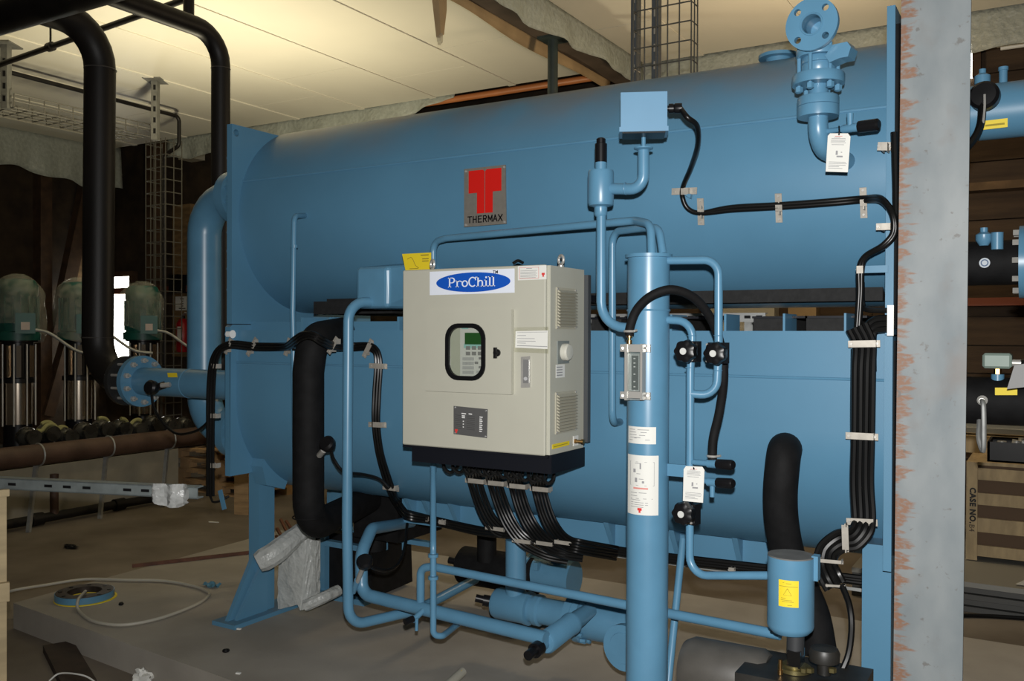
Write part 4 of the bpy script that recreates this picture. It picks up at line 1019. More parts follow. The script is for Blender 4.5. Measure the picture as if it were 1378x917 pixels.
for a_, b_, v in ((858, 873, 578.5), (862, 870, 582), (860, 868, 586), (854, 857, 590), (868, 874, 592)): wrap('printed_line', a_, b_, v, v + .8, PRINT, TR + .0014, l1, 3)
l2 = wrap('paper_label', 845.5, 885.5, 613.5, 694, PAPER, TR + .0008, tk)
for a_, b_, v, h_ in ((853, 856, 632, 5), (855, 862, 624, .8), (861, 863, 624, 8), (857, 862, 638, .8), (855, 858, 644, 6), (860, 866, 645, .8), (864, 867, 648, 3), (849, 880, 622.3, .5), (849, 880, 654, .5), (849, 849.5, 622, 32), (879.5, 880, 622, 32),
                     (850, 858, 664, .8), (860, 870, 663.6, .8), (850, 858, 668, .8), (850, 878, 671.5, .7), (850, 862, 673.5, .7), (850, 872, 677, .7), (850, 872, 680, .7), (850, 866, 683, .7)):
    wrap('printed_line', a_, b_, v, v + h_, PRINT, TR + .0014, l2, 3)
wrap('red_heading', 853, 872, 657, 659.2, mat('pale_red', (.65, .25, .22), .7), TR + .0014, l2, 4)
wrap('emblem', 858.5, 864, 684.5, 688, PRINTR, TR + .0014, l2, 3); wrap('emblem', 860, 862.5, 688, 691, PRINTR, TR + .0014, l2, 3)
# bracket to drop pipe and the two capped cocks
tp(MB().box(W(893, 624, TY), W(925, 643, TY) + Vector((0, .01, 0))), 'bracket', BLUEP, angle=0)
for (ua, va, ub, vb, spout) in ((930, 622, 966, 625, False), (945, 647, 966, 650, True)):
    tp(MB().cyl(W(ua, va, TY), W(ub, vb, TY - .03), .010, n=14), 'cock_body')
    p = W(ub - 13, vb - 1, TY - .02); tp(MB().cyl(p, W(ub, vb, TY - .03), .014, n=14), 'cock_collar')
    tp(MB().lathe([(.0165, 0), (.0165, .055), (.013, .061)], W(ub, vb, TY - .03), (W(ub + 20, vb + 1, TY - .05) - W(ub, vb, TY - .03)), 18), 'black_cap', BLKP)
    if spout: tp(MB().cyl(W(958.5, 650, TY - .025), W(958.5, 669, TY - .025), .0085, n=12), 'cock_spout')
# diaphragm hand valves
def handvalve(label, u, v, y, ku, kv):
    c = W(u, v, y); o = thing('hand_valve', c, label, 'valve', 'black hand valves on the thin blue pipes')
    yaw = -.22
    R = Matrix.Rotation(yaw, 3, 'Z')
    MB().box(c + Vector((-.022, -.042, -.034)), c + Vector((.038, -.008, .034)), rz=yaw).build('bonnet', BLKP, o, angle=0)
    MB().cyl(c + Vector((0, .012, 0)), c + Vector((0, -.02, 0)), .026, n=18).build('valve_body', BLUEP, o)
    k = W(ku, kv, y - .09); d = Matrix.Rotation(.12, 3, 'Z') @ Vector((-.2, -1, 0))
    prof = []
    m = MB(); n = 48; k0 = k - d.normalized() * .015
    ax = d.normalized(); a = ax.cross(Vector((0, 0, 1))).normalized(); b = ax.cross(a); vs = []; fs = []
    for hgt, rr in ((-.055, .018), (-.02, .030), (0, .037), (.018, .034), (.024, .022)):
        for i in range(n):
            t = 2 * math.pi * i / n; q = rr * (1 + .07 * math.cos(7 * t) * (rr > .02)); vs.append(k0 + ax * hgt + (a * math.cos(t) + b * math.sin(t)) * q)
    for j in range(4):
        for i in range(n): fs.append((j * n + i, j * n + (i + 1) % n, (j + 1) * n + (i + 1) % n, (j + 1) * n + i))
    fs.append(tuple(range(n))[::-1]); fs.append(tuple(4 * n + i for i in range(n)))
    kn = m.add(vs, fs).build('hand_wheel', BLKP, o)
    MB().cyl(k0 + ax * .0235, k0 + ax * .027, .011, n=18).build('white_button', mat('button_white', (.55, .56, .54), .5), kn)
    for sx in (-1, 1):
        for sz in (-1, 1):
            p = c + R @ Vector((.008 + sx * .024, -.043, sz * .027)); MB().cyl(p, p - R @ Vector((0, .004, 0)), .0042, n=8).build('cap_screw', STEEL, o)
    return o
handvalve('black hand valve on the pipe leaving the tank under the rubber hose', 930, 473, TY, 921, 473)
handvalve('black hand valve on the looped pipe beside the rubber hose', 967, 475, TY + .02, 961, 476)
handvalve('black hand valve below the paper tag on the drop pipe', 929, 689, TY, 918, 692)
# rubber hose
hs_ = thing('rubber_hose', W(960, 615, TY), 'black rubber hose arching from the flow meter over to the capped cock', 'hose')
pts = [(847, 452, TY - .12), (848, 440, TY - .12), (857, 417, TY - .12), (877, 398, TY - .12), (905, 390, TY - .10), (935, 402, TY - .04), (957, 430, TY + .03), (971, 470, TY + .09), (974, 510, TY + .09), (968, 555, TY + .04), (960, 590, TY), (958.5, 620, TY - .02)]
MB().cable([W(*p) for p in pts], rad(12.5, W(905, 390, TY - .1)), 16).build('hose', RUBBER, hs_)
for u, v, y in ((847, 446, TY - .12), (959, 614, TY - .017)):
    p = W(u, v, y); MB().torus(p, (0, 0, 1), .0165, .004, 20, 6).build('hose_clip', STEEL, hs_)
    MB().cyl(p + Vector((.012, 0, 0)), p + Vector((.028, -.004, .003)), .004, n=8).build('clip_screw', STEEL, hs_)
# flow meter
fm = thing('flow_meter', W(855, 540, TY - .12), 'small steel framed glass flow meter strapped to the slim tank', 'flow meter')
fy = TY - .10
def FP(u, v, dy=0): return W(u, v, fy - dy)
def fbox(u0, v0, u1, v1, d0, d1, name, m, parent):
    a, b = FP(u0, v0, d1), FP(u1, v1, d1); a.y = fy - d0
    return MB().box(a, b).build(name, m, parent, angle=0)
CHR = mat('chrome_plate', (.46, .45, .42), .3, .4)
fbox(841, 464, 866, 539.5, -.006, 0, 'back_plate', mat('clear_acrylic_back', (.16, .19, .20), .4), fm)
fbox(840.5, 463, 843.5, 539, 0, .03, 'side_rail', CHR, fm)
fbox(861.5, 463, 864, 539, 0, .03, 'side_rail', CHR, fm)
for v0, v1 in ((463.5, 474), (527, 538.5)):
    MB().box(FP(835.5, v0, -.012), FP(875, v1, -.006)).build('strap_ear', CHR, fm, angle=0)
    fbox(843.5, v0, 861.5, v1 if v0 < 500 else v1 - 2, 0, .026, 'end_block', CHR, fm)
    for u in (838, 871.5): MB().cyl(FP(u, (v0 + v1) / 2, -.006), FP(u, (v0 + v1) / 2, -.002), .004, n=8).build('screw', STEEL, fm)
sc = fbox(845, 476, 860.5, 527, .0, .012, 'scale_block', mat('scale_grey', (.32, .33, .33), .3), fm)
fbox(850, 479, 858.5, 525, .012, .015, 'metering_tube', mat('tube_grey', (.12, .13, .13), .3), sc)
for v in (482, 488, 493, 503, 513, 520, 525): fbox(852.5, v, 855, v + 1.6, .015, .0155, 'scale_mark', mat('scale_mark', (.5, .5, .5), .5), sc)
fbox(843.5, 474, 861.5, 527, .022, .024, 'cover_glass', glass_mat('cover_glass', (.95, .97, .96), .06, .05), fm)
p = W(847, 463, TY - .12)
MB().lathe([(.009, 0), (.009, .012), (.005, .013), (.005, .02), (.010, .021), (.010, .042)], p, (0, 0, 1), 12).build('brass_fitting', BRASS, fm)

# ---- paper tags
def papertag(label, pts, y, strap, heads=True):
    q = [W(u, v, y) for u, v in pts]
    o = MB().prism(q, (0, .0015, 0)).build('paper_tag', PAPER, angle=0); tag(o, label, 'tag', 'white paper tags tied to the valves')
    tl_, tr_, br_, bl_ = q[1], q[2], q[4], q[5]
    def at(fx, fy): return (tl_ * (1 - fx) + tr_ * fx) * (1 - fy) + (bl_ * (1 - fx) + br_ * fx) * fy - Vector((0, .0006, 0))
    for fx0, fx1, fy in [(.25, .6, .10), (.12, .88, .13), (.1, .9, .17), (.1, .85, .20), (.1, .9, .24), (.15, .8, .29), (.1, .9, .74), (.1, .95, .78), (.1, .9, .82), (.1, .6, .86), (.1, .75, .9)]:
        MB().prism([at(fx0, fy), at(fx1, fy), at(fx1, fy + .012), at(fx0, fy + .012)], (0, -.0004, 0)).build('printed_line', PRINT, o, angle=0)
    for fx0, fx1, f0, f1 in ((.4, .5, .45, .56), (.65, .72, .48, .5), (.45, .75, .58, .62)):
        MB().prism([at(fx0, f0), at(fx1, f0), at(fx1, f1), at(fx0, f1)], (0, -.0004, 0)).build('printed_block', PRINT, o, angle=0)
    MB().prism([at(.3, .07), at(.7, .07), at(.7, .085), at(.3, .085)], (0, -.0004, 0)).build('red_heading', MATS['pale_red'], o, angle=0)
    MB().cable([W(*s) for s in strap], .0025, 6).build('tie', CABLE, o)
    return o
papertag('white paper tag hanging on the thin drop pipe above a hand valve', [(920, 632), (923, 627.5), (945, 628.5), (948, 633), (946, 677), (919, 674.5)], TY - .055, [(933, 626, TY - .02), (933.5, 630, TY - .056), (934, 632, TY - .057)])

# ================================================================== JUNCTION BOX, RELIEF TEE
JY = TY
rl = thing('relief_tee', W(808, 290, JY), 'blue relief tee with a black cap, bent arm and small terminal box on top', 'fitting')
def rp2(mb, name, m=BLUEP, parent=rl, **k): return mb.build(name, m, parent, **k)
c = W(808.5, 255, JY); zz = lambda v: W(808, v, JY).z - c.z
rr = lambda px: rad(px, c)
tb = rp2(MB().lathe([(rr(13), zz(292)), (rr(17.5), zz(289)), (rr(17.5), zz(279)), (rr(32), zz(277)), (rr(35), zz(273)), (rr(35), zz(233)), (rr(33), zz(230)), (rr(15.5), zz(229.5)), (rr(15.5), zz(214))], c, (0, 0, 1), 36), 'tee_body')
rp2(MB().lathe([(rr(16.5), zz(219)), (rr(16.5), zz(194)), (rr(12.5), zz(193)), (rr(12.5), zz(187.5)), (rr(9), zz(186))], c, (0, 0, 1), 24), 'black_cap', BLKP)
rp2(MB().pipe([W(820, 254, JY), W(866, 255, JY), W(866, 198, JY)], rr(15), rr(15) * 2.3, 20), 'bent_arm')
rp2(MB().torus(W(842, 254, JY), (1, 0, .0), rr(15) * .98, .003, 20, 6), 'weld_bead')
p = W(866, 199, JY)
rp2(MB().lathe([(.012, -.012), (.033, -.004), (.033, .0), (.010, .001), (.0075, .002), (.0075, .07)], p, (0, 0, 1), 24), 'stem_flange')
jy = math.radians(24)
jb0 = W(866, 152, JY - .02)
R = Matrix.Translation(jb0) @ Matrix.Rotation(jy, 4, 'Z')
hw = .077; hh = .058
GREYB = BLUEP
jb = rp2(MB().box((-hw, -.05, -hh), (hw, .05, hh), M=R), 'terminal_box', mat('box_blue_grey', (.125, .275, .425), .5, var=.03, vscale=8), angle=0)
rp2(MB().box((-hw - .004, -.055, -hh - .016), (hw + .004, .055, -hh), M=R), 'box_lid', MATS['box_blue_grey'], jb, angle=0)
rp2(MB().box((-hw + .006, -.05, -hh - .021), (hw - .006, .05, -hh - .016), M=R), 'box_gasket', BLKP, jb, angle=0)
gp = R @ Vector((hw, -.01, .01)); gd = (R.to_3x3() @ Vector((1, 0, 0)))
rp2(MB().lathe([(.010, 0), (.010, .006), (.016, .007), (.016, .022), (.013, .023), (.017, .028), (.017, .05)], gp, gd, 14), 'cable_gland', BLKP, jb)

# ================================================================== SAFETY VALVE
SYv = 3.08
sf = thing('safety_valve', W(1100, 200, SYv), 'blue flanged safety valve rising from the upper shell on a bent pipe', 'valve')
def sp_(mb, name, m=BLUEP, parent=sf, **k): return mb.build(name, m, parent, **k)
c = W(1101, 146, SYv); zz = lambda v: W(1101, v, SYv).z - c.z; rr = lambda px: rad(px, c)
elb = MB().pipe([Vector((c.x, c.y, c.z + zz(150))), Vector((c.x, c.y, c.z + zz(197))), Vector((c.x + .06, 3.42, c.z + zz(205)))], rr(26), rr(26) * 2.4, 24)
sp_(elb, 'elbow_pipe')
lf = sp_(MB().lathe([(rr(53), zz(158)), (rr(54), zz(154)), (rr(54), zz(144)), (rr(51), zz(143.5)), (rr(54), zz(143)), (rr(54), zz(133)), (rr(52), zz(131))], c, (0, 0, 1), 40), 'lower_flange')
sp_(MB().lathe([(rr(26), zz(133)), (rr(26), zz(110))], c, (0, 0, 1), 28), 'neck')
mf = sp_(MB().lathe([(rr(67), zz(115)), (rr(68), zz(112)), (rr(68), zz(103)), (rr(66), zz(101))], c, (0, 0, 1), 40), 'middle_flange')
sp_(MB().lathe([(rr(40), zz(102)), (rr(46), zz(97)), (rr(46), zz(89.5)), (rr(42), zz(89)), (rr(42), zz(87)), (rr(46), zz(86.5)), (rr(46), zz(80)), (rr(40), zz(76))], c, (0, 0, 1), 10), 'valve_body')
sp_(MB().lathe([(rr(56), zz(78)), (rr(58), zz(76)), (rr(58), zz(69)), (rr(40), zz(65)), (rr(20), zz(56)), (rr(12), zz(50))], c, (0, 0, 1), 36), 'upper_flange')
for k in range(6):
    t = 2 * math.pi * (k + .3) / 6; r_ = rr(50)
    p = c + Vector((r_ * math.cos(t), r_ * math.sin(t), zz(120)))
    s_ = sp_(MB().cyl(p, p + Vector((0, 0, zz(64) - zz(120))), .007, n=10), 'stud')
    sp_(MB().lathe([(.013, 0), (.013, .016), (.006, .02)], p + Vector((0, 0, .008)), (0, 0, -1), 6), 'hex_nut', BLUEP, s_)
fdir = (CAM_P - c); fdir.z = 0; fdir.normalize(); fdir = (Matrix.Rotation(-.30, 3, 'Z') @ fdir); fdir.z = -.03
fc = W(1093, 33, SYv - .10)
Q = fdir.to_track_quat('Z', 'Y').to_matrix().to_4x4(); fr = rr(68)
hl = [circ(0, 0, fr, 48), circ(0, 0, rr(25), 28)] + [circ(rr(50) * .72 * sx, rr(50) * .72 * sz, rr(9), 14) for sx in (-1, 1) for sz in (-1, 1)]
of = flat_curve('outlet_flange', hl, .018, BLUEP, Matrix.Translation(fc) @ Q, sf)
sp_(MB().lathe([(rr(27), 0), (rr(27), .13), (rr(24), .13), (rr(24), .03)], fc - fdir * .002, -fdir, 28, cap=False), 'outlet_tube')
sp_(MB().torus(fc + fdir * .009, fdir, rr(28), .003, 32, 6), 'raised_face', BLUEP, of)
sp_(MB().lathe([(rr(27) * .98, 0), (.002, .004)], fc - fdir * .08, -fdir, 24), 'valve_disc', BLUEP)
# cast hood on the right
h0 = W(1118, 80, SYv - .04)
sp_(MB().prism([W(1110, 75, SYv - .06), W(1121, 60, SYv - .06), W(1140, 56, SYv - .06), W(1145, 63, SYv - .06), W(1141, 76, SYv - .06), W(1130, 78, SYv - .06), W(1116, 84, SYv - .06)], (.01, .06, 0)), 'cast_hood', BLUEP, angle=0)
# side cock, black cap
a_ = W(1112, 177, SYv); b_ = W(1156, 171, SYv - .03)
ck = sp_(MB().lathe([(.009, 0), (.009, .05), (.014, .06), (.014, (b_ - a_).length)], a_, b_ - a_, 16), 'side_cock')
sp_(MB().lathe([(.019, 0), (.019, .06), (.013, .066)], b_, b_ - a_, 18), 'black_cap', BLKP)
sp_(MB().cyl(W(1144, 170, SYv - .025), W(1144, 153, SYv - .025), .0085, .011, n=12), 'cock_spout', BLUEP, ck)
papertag('white paper tag hanging beneath the blue safety valve', [(1114, 183), (1117, 179.5), (1141, 179.5), (1144.5, 184), (1141, 232), (1111, 231)], SYv - .045, [(1129, 170, SYv - .03), (1129.5, 176, SYv - .045), (1129, 182, SYv - .047)])
# ================================================================== CABLES, CLAMPS
def hit(u, v, off=0.0):
    """point on the front of the shells along a pixel ray, standing off the surface by off."""
    d = ray(u, v)
    zc, r, up = (UZ, UR, True) if v < 430 else (LZ, LR, False)
    dy, dz = d.y, d.z; oy, oz = -SY, EYE - zc
    a = dy * dy + dz * dz; b = 2 * (oy * dy + oz * dz); c = oy * oy + oz * oz - (r + off) ** 2
    disc = b * b - 4 * a * c
    t = (-b - math.sqrt(max(0, disc))) / (2 * a)
    p = CAM_P + d * t
    if not up and p.z > LZ: p = P(u, v, Y=SY - LR - off)
    return p
def cables(o, pts, n, sp_px, r, name='cable', m=CABLE):
    """n parallel cables; pts = (u, v, off or ('Y', y)); spaced sp_px across the run."""
    def w3(u, v, s): return W(u, v, s[1]) if isinstance(s, tuple) else hit(u, v, s)
    for k in range(n):
        out = []
        for i, (u, v, s) in enumerate(pts):
            a = pts[max(0, i - 1)]; b = pts[min(len(pts) - 1, i + 1)]
            tx, ty = b[0] - a[0], b[1] - a[1]; l = math.hypot(tx, ty) or 1
            q = (k - (n - 1) / 2) * sp_px
            jit = .25 * math.sin(i * 2.1 + k * 1.7) * (n > 1)
            out.append(w3(u - ty / l * (q + jit), v + tx / l * (q + jit), s))
        MB().cable(out, r, 8).build(name, m, o)
def clamp(o, u, v, ang, L, wpx=8, off=.026, y=None, m=CLAMP, hump=.5):
    """saddle clamp centred at the pixel; ang = direction of its long side in the picture."""
    c_, s_ = math.cos(math.radians(ang)), math.sin(math.radians(ang))
    f = (lambda uu, vv, dd: W(uu, vv, y - dd)) if y is not None else (lambda uu, vv, dd: hit(uu, vv, dd))
    a, b = f(u - c_ * L / 2, v - s_ * L / 2, .006), f(u + c_ * L / 2, v + s_ * L / 2, .006)
    wm = rad(wpx, a) * 2
    nrm = Vector((0, -1, 0))
    cl = MB().bar(a, b, wm, .004, nrm).build('clamp', m, o, angle=0)
    a2, b2 = f(u - c_ * L * hump / 2, v - s_ * L * hump / 2, off), f(u + c_ * L * hump / 2, v + s_ * L * hump / 2, off)
    MB().bar(a2, b2, wm, .003, nrm).build('clamp_bridge', m, cl, angle=0)
    for q in (a2, b2): MB().box(q + Vector((-.002, 0, -wm / 2)), q + Vector((.002, off, wm / 2))).build('clamp_side', m, cl, angle=0)
    for f_ in (.10, .90):
        p = a.lerp(b, f_); MB().cyl(p, p + nrm * .006, .0045, n=8).build('screw', STEEL, cl)
    return cl
# -- left bundle round the end plate, along the lower shell and down beside the cabinet
lb = thing('cable_bundle', W(545, 695, 3.3), 'black cable bundle running along the lower shell beside the cabinet', 'cables', 'black cable bundles')
cables(lb, [(283, 668, ('Y', 3.20)), (283, 600, ('Y', 3.20)), (284, 520, ('Y', 3.20)), (290, 480, ('Y', 3.20)), (308, 464.5, ('Y', 3.22)), (345, 467, .016), (380, 467, .016), (389, 465, ('Y', 3.15)), (397, 459, ('Y', 3.03)), (408, 452, ('Y', 2.995)), (421, 452, ('Y', 2.99)), (433, 459, ('Y', 3.02)), (446, 465, ('Y', 3.10)), (461, 467, ('Y', 3.20)), (476, 467, .016), (500, 468, .016), (509, 484, .016), (507, 530, .016), (506, 570, .016), (511, 610, .016), (522, 648, .018), (528, 664, .022), (535, 678, .03), (549, 694, ('Y', 3.56)), (575, 699, ('Y', 3.635))], 3, 3.6, .0085)
for u, v, a, L in ((339, 467, -62, 26), (387, 467, -75, 24), (495, 469, -65, 26), (509, 493, 3, 24), (508, 572, 3, 24), (526, 657, 8, 22)): clamp(lb, u, v, a, L, 7)
clamp(lb, 448, 465, -60, 24, 7, .035, 3.145)
for u, v in ((288, 493), (287, 560), (287, 627)): clamp(lb, u, v, 2, 14, 6, .03, 3.225)
clamp(lb, 307, 466, -70, 22, 6, .028, 3.245)
MB().cable([W(283, 668, 3.2), W(287, 676, 3.2), W(298, 674, 3.22), W(308, 668, 3.25)], .006).build('cable_tail', CABLE, lb)
MB().bar(W(296, 660, 3.2), W(302, 686, 3.2), .03, .004, (0, -1, 0)).build('blue_tie', BLUEP, lb, angle=0)
# -- run under the belly to the right
sb = thing('belly_cable_run', W(900, 750, 3.66), 'black cables strung along the blue strip beneath the lower shell', 'cables', 'black cable bundles')
cables(sb, [(546, 692, ('Y', 3.66)), (575, 699, ('Y', 3.66)), (640, 714, ('Y', 3.62)), (672, 718, ('Y', 3.545)), (694, 720, ('Y', 3.535)), (716, 724, ('Y', 3.545)), (770, 732, ('Y', 3.64)), (845, 744, ('Y', 3.66)), (920, 754, ('Y', 3.66)), (1010, 764, ('Y', 3.66)), (1100, 774, ('Y', 3.66)), (1170, 783, ('Y', 3.66))], 3, 3.4, .011)
for u in (571, 595, 668, 700, 800, 985):
    v = 699 + (u - 575) * .165; clamp(sb, u, v + 1, 8, 9, 6, .02, 3.535 if 650 < u < 720 else 3.645)
rl_ = MB().box(W(700, 730, 3.72) * 1, W(700, 730, 3.72) + Vector((.01, .01, .01)))
rr_ = thing('zinc_rail', W(1000, 760, 3.8), 'thin zinc rail hung beneath the lower shell beside the black cables', 'rail')
zr = zb0 - .035
MB().box((W(775, 735, 3.75).x, 3.78, zr), (XR, 3.86, zr + .012)).build('rail', GALV, rr_, angle=0)
MB().box((W(775, 735, 3.75).x, 3.78, zr - .025), (XR, 3.783, zr - .012)).build('rail', GALV, rr_, angle=0)
for x in (-2.2, -1.6, -1.0):
    MB().box((x, 3.79, zr - .025), (x + .02, 3.83, zb0)).build('hanger', GALV, rr_, angle=0)
# -- four ribbons below the cabinet
starts = [(637, 640), (664, 643), (692, 647), (722, 650)]
ribs = [[(634, 628, .10), (638, 645, .022), (646, 672, ('Y', 3.425)), (656, 695, ('Y', 3.455)), (669, 711, ('Y', 3.49)), (678, 716, ('Y', 3.515))],
        [(660, 630, .10), (665, 648, .022), (675, 680, ('Y', 3.415)), (687, 706, ('Y', 3.43)), (705, 728, ('Y', 3.45)), (735, 744, ('Y', 3.47)), (765, 750, ('Y', 3.52))],
        [(690, 633, .10), (694, 652, .022), (703, 684, ('Y', 3.40)), (716, 710, ('Y', 3.41)), (735, 731, ('Y', 3.40)), (757, 742, ('Y', 3.41)), (785, 747, ('Y', 3.46))],
        [(722, 636, .10), (725, 656, .022), (734, 690, ('Y', 3.385)), (746, 714, ('Y', 3.38)), (762, 730, ('Y', 3.35)), (785, 737, ('Y', 3.36)), (830, 745, ('Y', 3.60))]]
words = ['first', 'second', 'third', 'fourth']
for i, rb_ in enumerate(ribs):
    o = thing('cable_ribbon', W(rb_[-1][0], rb_[-1][1], 3.6), 'flat ribbon of black cables dropping below the beige cabinet, %s from the sample pipe' % words[i], 'cables', 'cable ribbons below the cabinet')
    cables(o, rb_, 5, 4.1, .0068)
    u, v = rb_[1][0], rb_[1][1]
    clamp(o, u + 2, v + 3, 6, 28, 6, .04, hump=.72)
    q = rb_[4]; clamp(o, q[0] - 3, q[1] + 1, 8, 26, 5, .022, q[2][1] + .012 if isinstance(q[2], tuple) else 3.50, hump=.8)
    for k, (du, hgt) in enumerate(((-14, 15), (-5, 12), (5, 17))):          # loops where the cables leave the cabinet
        b0 = W(u + du, v - 22, 3.12)
        MB().cable([b0 + Vector((0, 0, .03)), W(u + du + 1, v - 22 + hgt * .6, 3.12), W(u + du + 8, v - 22 + hgt, 3.13), W(u + du + 15, v - 22 + hgt * .55, 3.14), W(u + du + 16, v - 24, 3.15) + Vector((0, 0, .02))], .0075, 8).build('cable_loop', CABLE, o)
lo = MB()
o = thing('cable_loops', W(608, 630, 3.1), 'black cable loops tucked under the left of the cabinet base', 'cables')
for u in (596, 608):
    MB().cable([W(u, 618, 3.12), W(u + 2, 630, 3.12), W(u + 9, 636, 3.13), W(u + 17, 632, 3.15), W(u + 24, 620, 3.15)], .0075, 8).build('cable', CABLE, o)
# -- junction box cable across the upper shell and down to the trunk
jc = thing('terminal_box_cable', W(943, 287, 3.3), 'black cable curling from the terminal box across the upper shell', 'cables', 'black cable bundles')
g0 = gp + gd * .045
n_ = [g0, W(925, 158, JY), W(938, 170, JY + .05), W(939, 195, JY + .15), W(930, 225, 3.2)]
tail = [hit(919, 252, .022), hit(919, 268, .022), hit(927, 282, .02), hit(945, 287, .02)]
for k, dz in enumerate((0, .016)):
    pts = n_ + tail + [hit(985, 283 - k * 4, .018), hit(1047, 279.5 - k * 4, .018), hit(1110, 275 - k * 4, .018), hit(1163, 270.5 - k * 4, .018), W(1186, 271 - k * 4, 3.24), W(1200 + k * 2, 288, 3.21), W(1202 + k * 3, 312, 3.21), W(1188 + k * 4, 330, 3.21), W(1164 + k * 2, 345, 3.23), W(1156 + k * 4, 362, 3.24), W(1156 + k * 3, 395, 3.24), W(1153 + k * 3, 440, 3.24)]
    if k: pts = tail[-1:] + pts[len(n_) + len(tail):]
    MB().cable(pts, .0095, 10).build('cable', CABLE, jc)
for u, v, a, L in ((943, 285, 88, 36), (1048, 280, 88, 39), (1162, 273, 88, 41)): clamp(jc, u, v, a, L, 9, .026, hump=.22)
clamp(jc, 921, 257.5, -2, 34, 9, .03, hump=.25)
clamp(jc, 1192, 305, -2, 26, 9, .05, 3.245, hump=.4)
clamp(jc, 1157, 363, -2, 8, 10, .03, 3.26, hump=.9)
MB().bar(W(1160, 363, 3.26), W(1195, 362, 3.26), .024, .005, (0, -1, 0)).build('standoff_arm', BLUEP, jc, angle=0)
MB().prism([W(921, 262, 3.31), W(932, 262, 3.31), W(931, 268, 3.31)], (0, -.02, 0)).build('standoff_tab', BLUEP, jc, angle=0)
clamp(jc, 1190, 197, 0, 18, 11, .05, 3.24, hump=.35)
MB().cable([W(1203, 178, 3.22), W(1204, 215, 3.22), W(1205, 250, 3.22), W(1206, 300, 3.22)], .011).build('cable', CABLE, jc)
# -- cable trunk down the right end
tr = thing('cable_harness', W(1130, 780, 3.1), 'thick black cable trunk held by steel straps down the right of the lower shell', 'cables', 'black cable bundles')
ty = 3.23
cables(tr, [(1153, 440, ('Y', 3.24)), (1163, 464, ('Y', ty + .01)), (1162, 500, ('Y', ty)), (1161, 587, ('Y', ty)), (1160, 650, ('Y', ty)), (1162, 695, ('Y', 3.22)), (1160, 712, ('Y', 3.2)), (1148, 726, ('Y', 3.18)), (1130, 729, ('Y', 3.16)), (1114, 742, ('Y', 3.14)), (1111, 760, ('Y', 3.12)), (1117, 776, ('Y', 3.10)), (1124, 789, ('Y', 3.10))], 4, 8.0, .0115)
cables(tr, [(1157, 470, ('Y', 3.26)), (1156, 587, ('Y', 3.26)), (1160, 690, ('Y', 3.25)), (1150, 722, ('Y', 3.21))], 3, 7.5, .0115)
for k in range(3):
    MB().cable([W(1163 + 6 * k, 500, 3.25), W(1163 + 6 * k, 455, 3.25), W(1166 + 6 * k, 440 + k * 3, 3.25), W(1178 + 4 * k, 430 + k * 7, 3.25), W(1199, 428 + k * 7.5, 3.25)], .0115, 8).build('cable', CABLE, tr)
MB().cable([W(1160, 380, 3.26), W(1161, 410, 3.27), W(1168, 417, 3.256), W(1198, 418, 3.256)], .009).build('cable', CABLE, tr)
MB().box(W(1194, 411, 3.235), W(1203, 452, 3.245)).build('white_strap', mat('strap_white', (.62, .62, .58), .35, .4), tr, angle=0)
for v in (415, 447): p = W(1198.5, v, 3.235); MB().cyl(p, p - Vector((0, .004, 0)), .005, n=8).build('screw', STEEL, tr)
for u, v, a, L, h_ in ((1163, 463, -1, 43, .68), (1160, 587.5, 3, 44, .66), (1160, 703, 3, 42, .68)): clamp(tr, u, v, a, L, 9, .03, ty + .005, hump=h_)
clamp(tr, 1137.5, 725, 88, 36, 8.5, .03, 3.165, hump=.85)
clamp(tr, 1117, 756, 5, 36, 4.5, .03, 3.12, hump=.8); clamp(tr, 1124, 789, 4, 26, 3, .018, 3.10, hump=.95)
MB().cable([W(1133, 788, 3.09), W(1143, 815, 3.05), W(1146, 845, 3.02), W(1142, 880, 2.98), W(1132, 906, 2.95)], .0105).build('cable', CABLE, tr)

# ================================================================== INSULATED PIPES, SENSORS
ip = thing('insulated_riser', W(416, 700, 3.13), 'thick black foam insulated pipe bending down in front of the lower shell', 'pipe')
MB().pipe([W(462, 447, 3.40), W(421, 455, 3.12), W(415, 500, 3.12), W(415, 712, 3.12), W(505, 668, 3.86)], rad(42, W(415, 600, 3.12)), .135, 28).build('pipe_run', RUBBER, ip)
for v in (470, 696):
    MB().torus(W(415, v, 3.12), (0, 0, 1), rad(42, W(415, 600, 3.12)), .003, 28, 6).build('seam', RUBBER, ip)
ip2 = thing('insulated_downpipe', W(1055, 740, 3.2), 'black foam insulated pipe leaving the lower shell above the purge canister', 'pipe')
r2 = rad(46, W(1052, 650, 3.2))
MB().sweep(smooth([W(1058, 606, 3.42), W(1056, 606, 3.27), W(1053, 625, 3.22), W(1050, 665, 3.22), W(1052, 705, 3.24), W(1061, 750, 3.28), W(1078, 790, 3.3), W(1094, 830, 3.3), W(1103, 878, 3.3)]), [r2] * 49, 24).build('pipe_run', RUBBER, ip2)
def sensor(label, c, d, cab_pts, stem=.05, sc=1.0):
    o = thing('sensor', c, label, 'sensor', 'black round sensor heads')
    d = Vector(d).normalized()
    MB().lathe([(.012 * sc, -.04 * sc), (.022 * sc, -.03 * sc), (.034 * sc, -.012 * sc), (.036 * sc, .012 * sc), (.028 * sc, .022 * sc), (.002, .024 * sc)], c, d, 22).build('sensor_head', BLKP, o)
    MB().cable([Vector(p) for p in cab_pts], .0075, 8).build('sensor_cable', CABLE, o)
    return o
c = W(441, 598, 3.02)
o = sensor('black round sensor head on the thick insulated pipe', c, (.1, -.8, .5), [c + Vector((.01, .01, -.03)), W(450, 620, 3.05), W(463, 635, 3.08), W(490, 639, 3.2), W(510, 645, 3.27), W(523, 657, 3.30)])
MB().cyl(W(436, 606, 3.03), W(430, 613, 3.06), .014, n=10).build('steel_stem', STEEL, o)
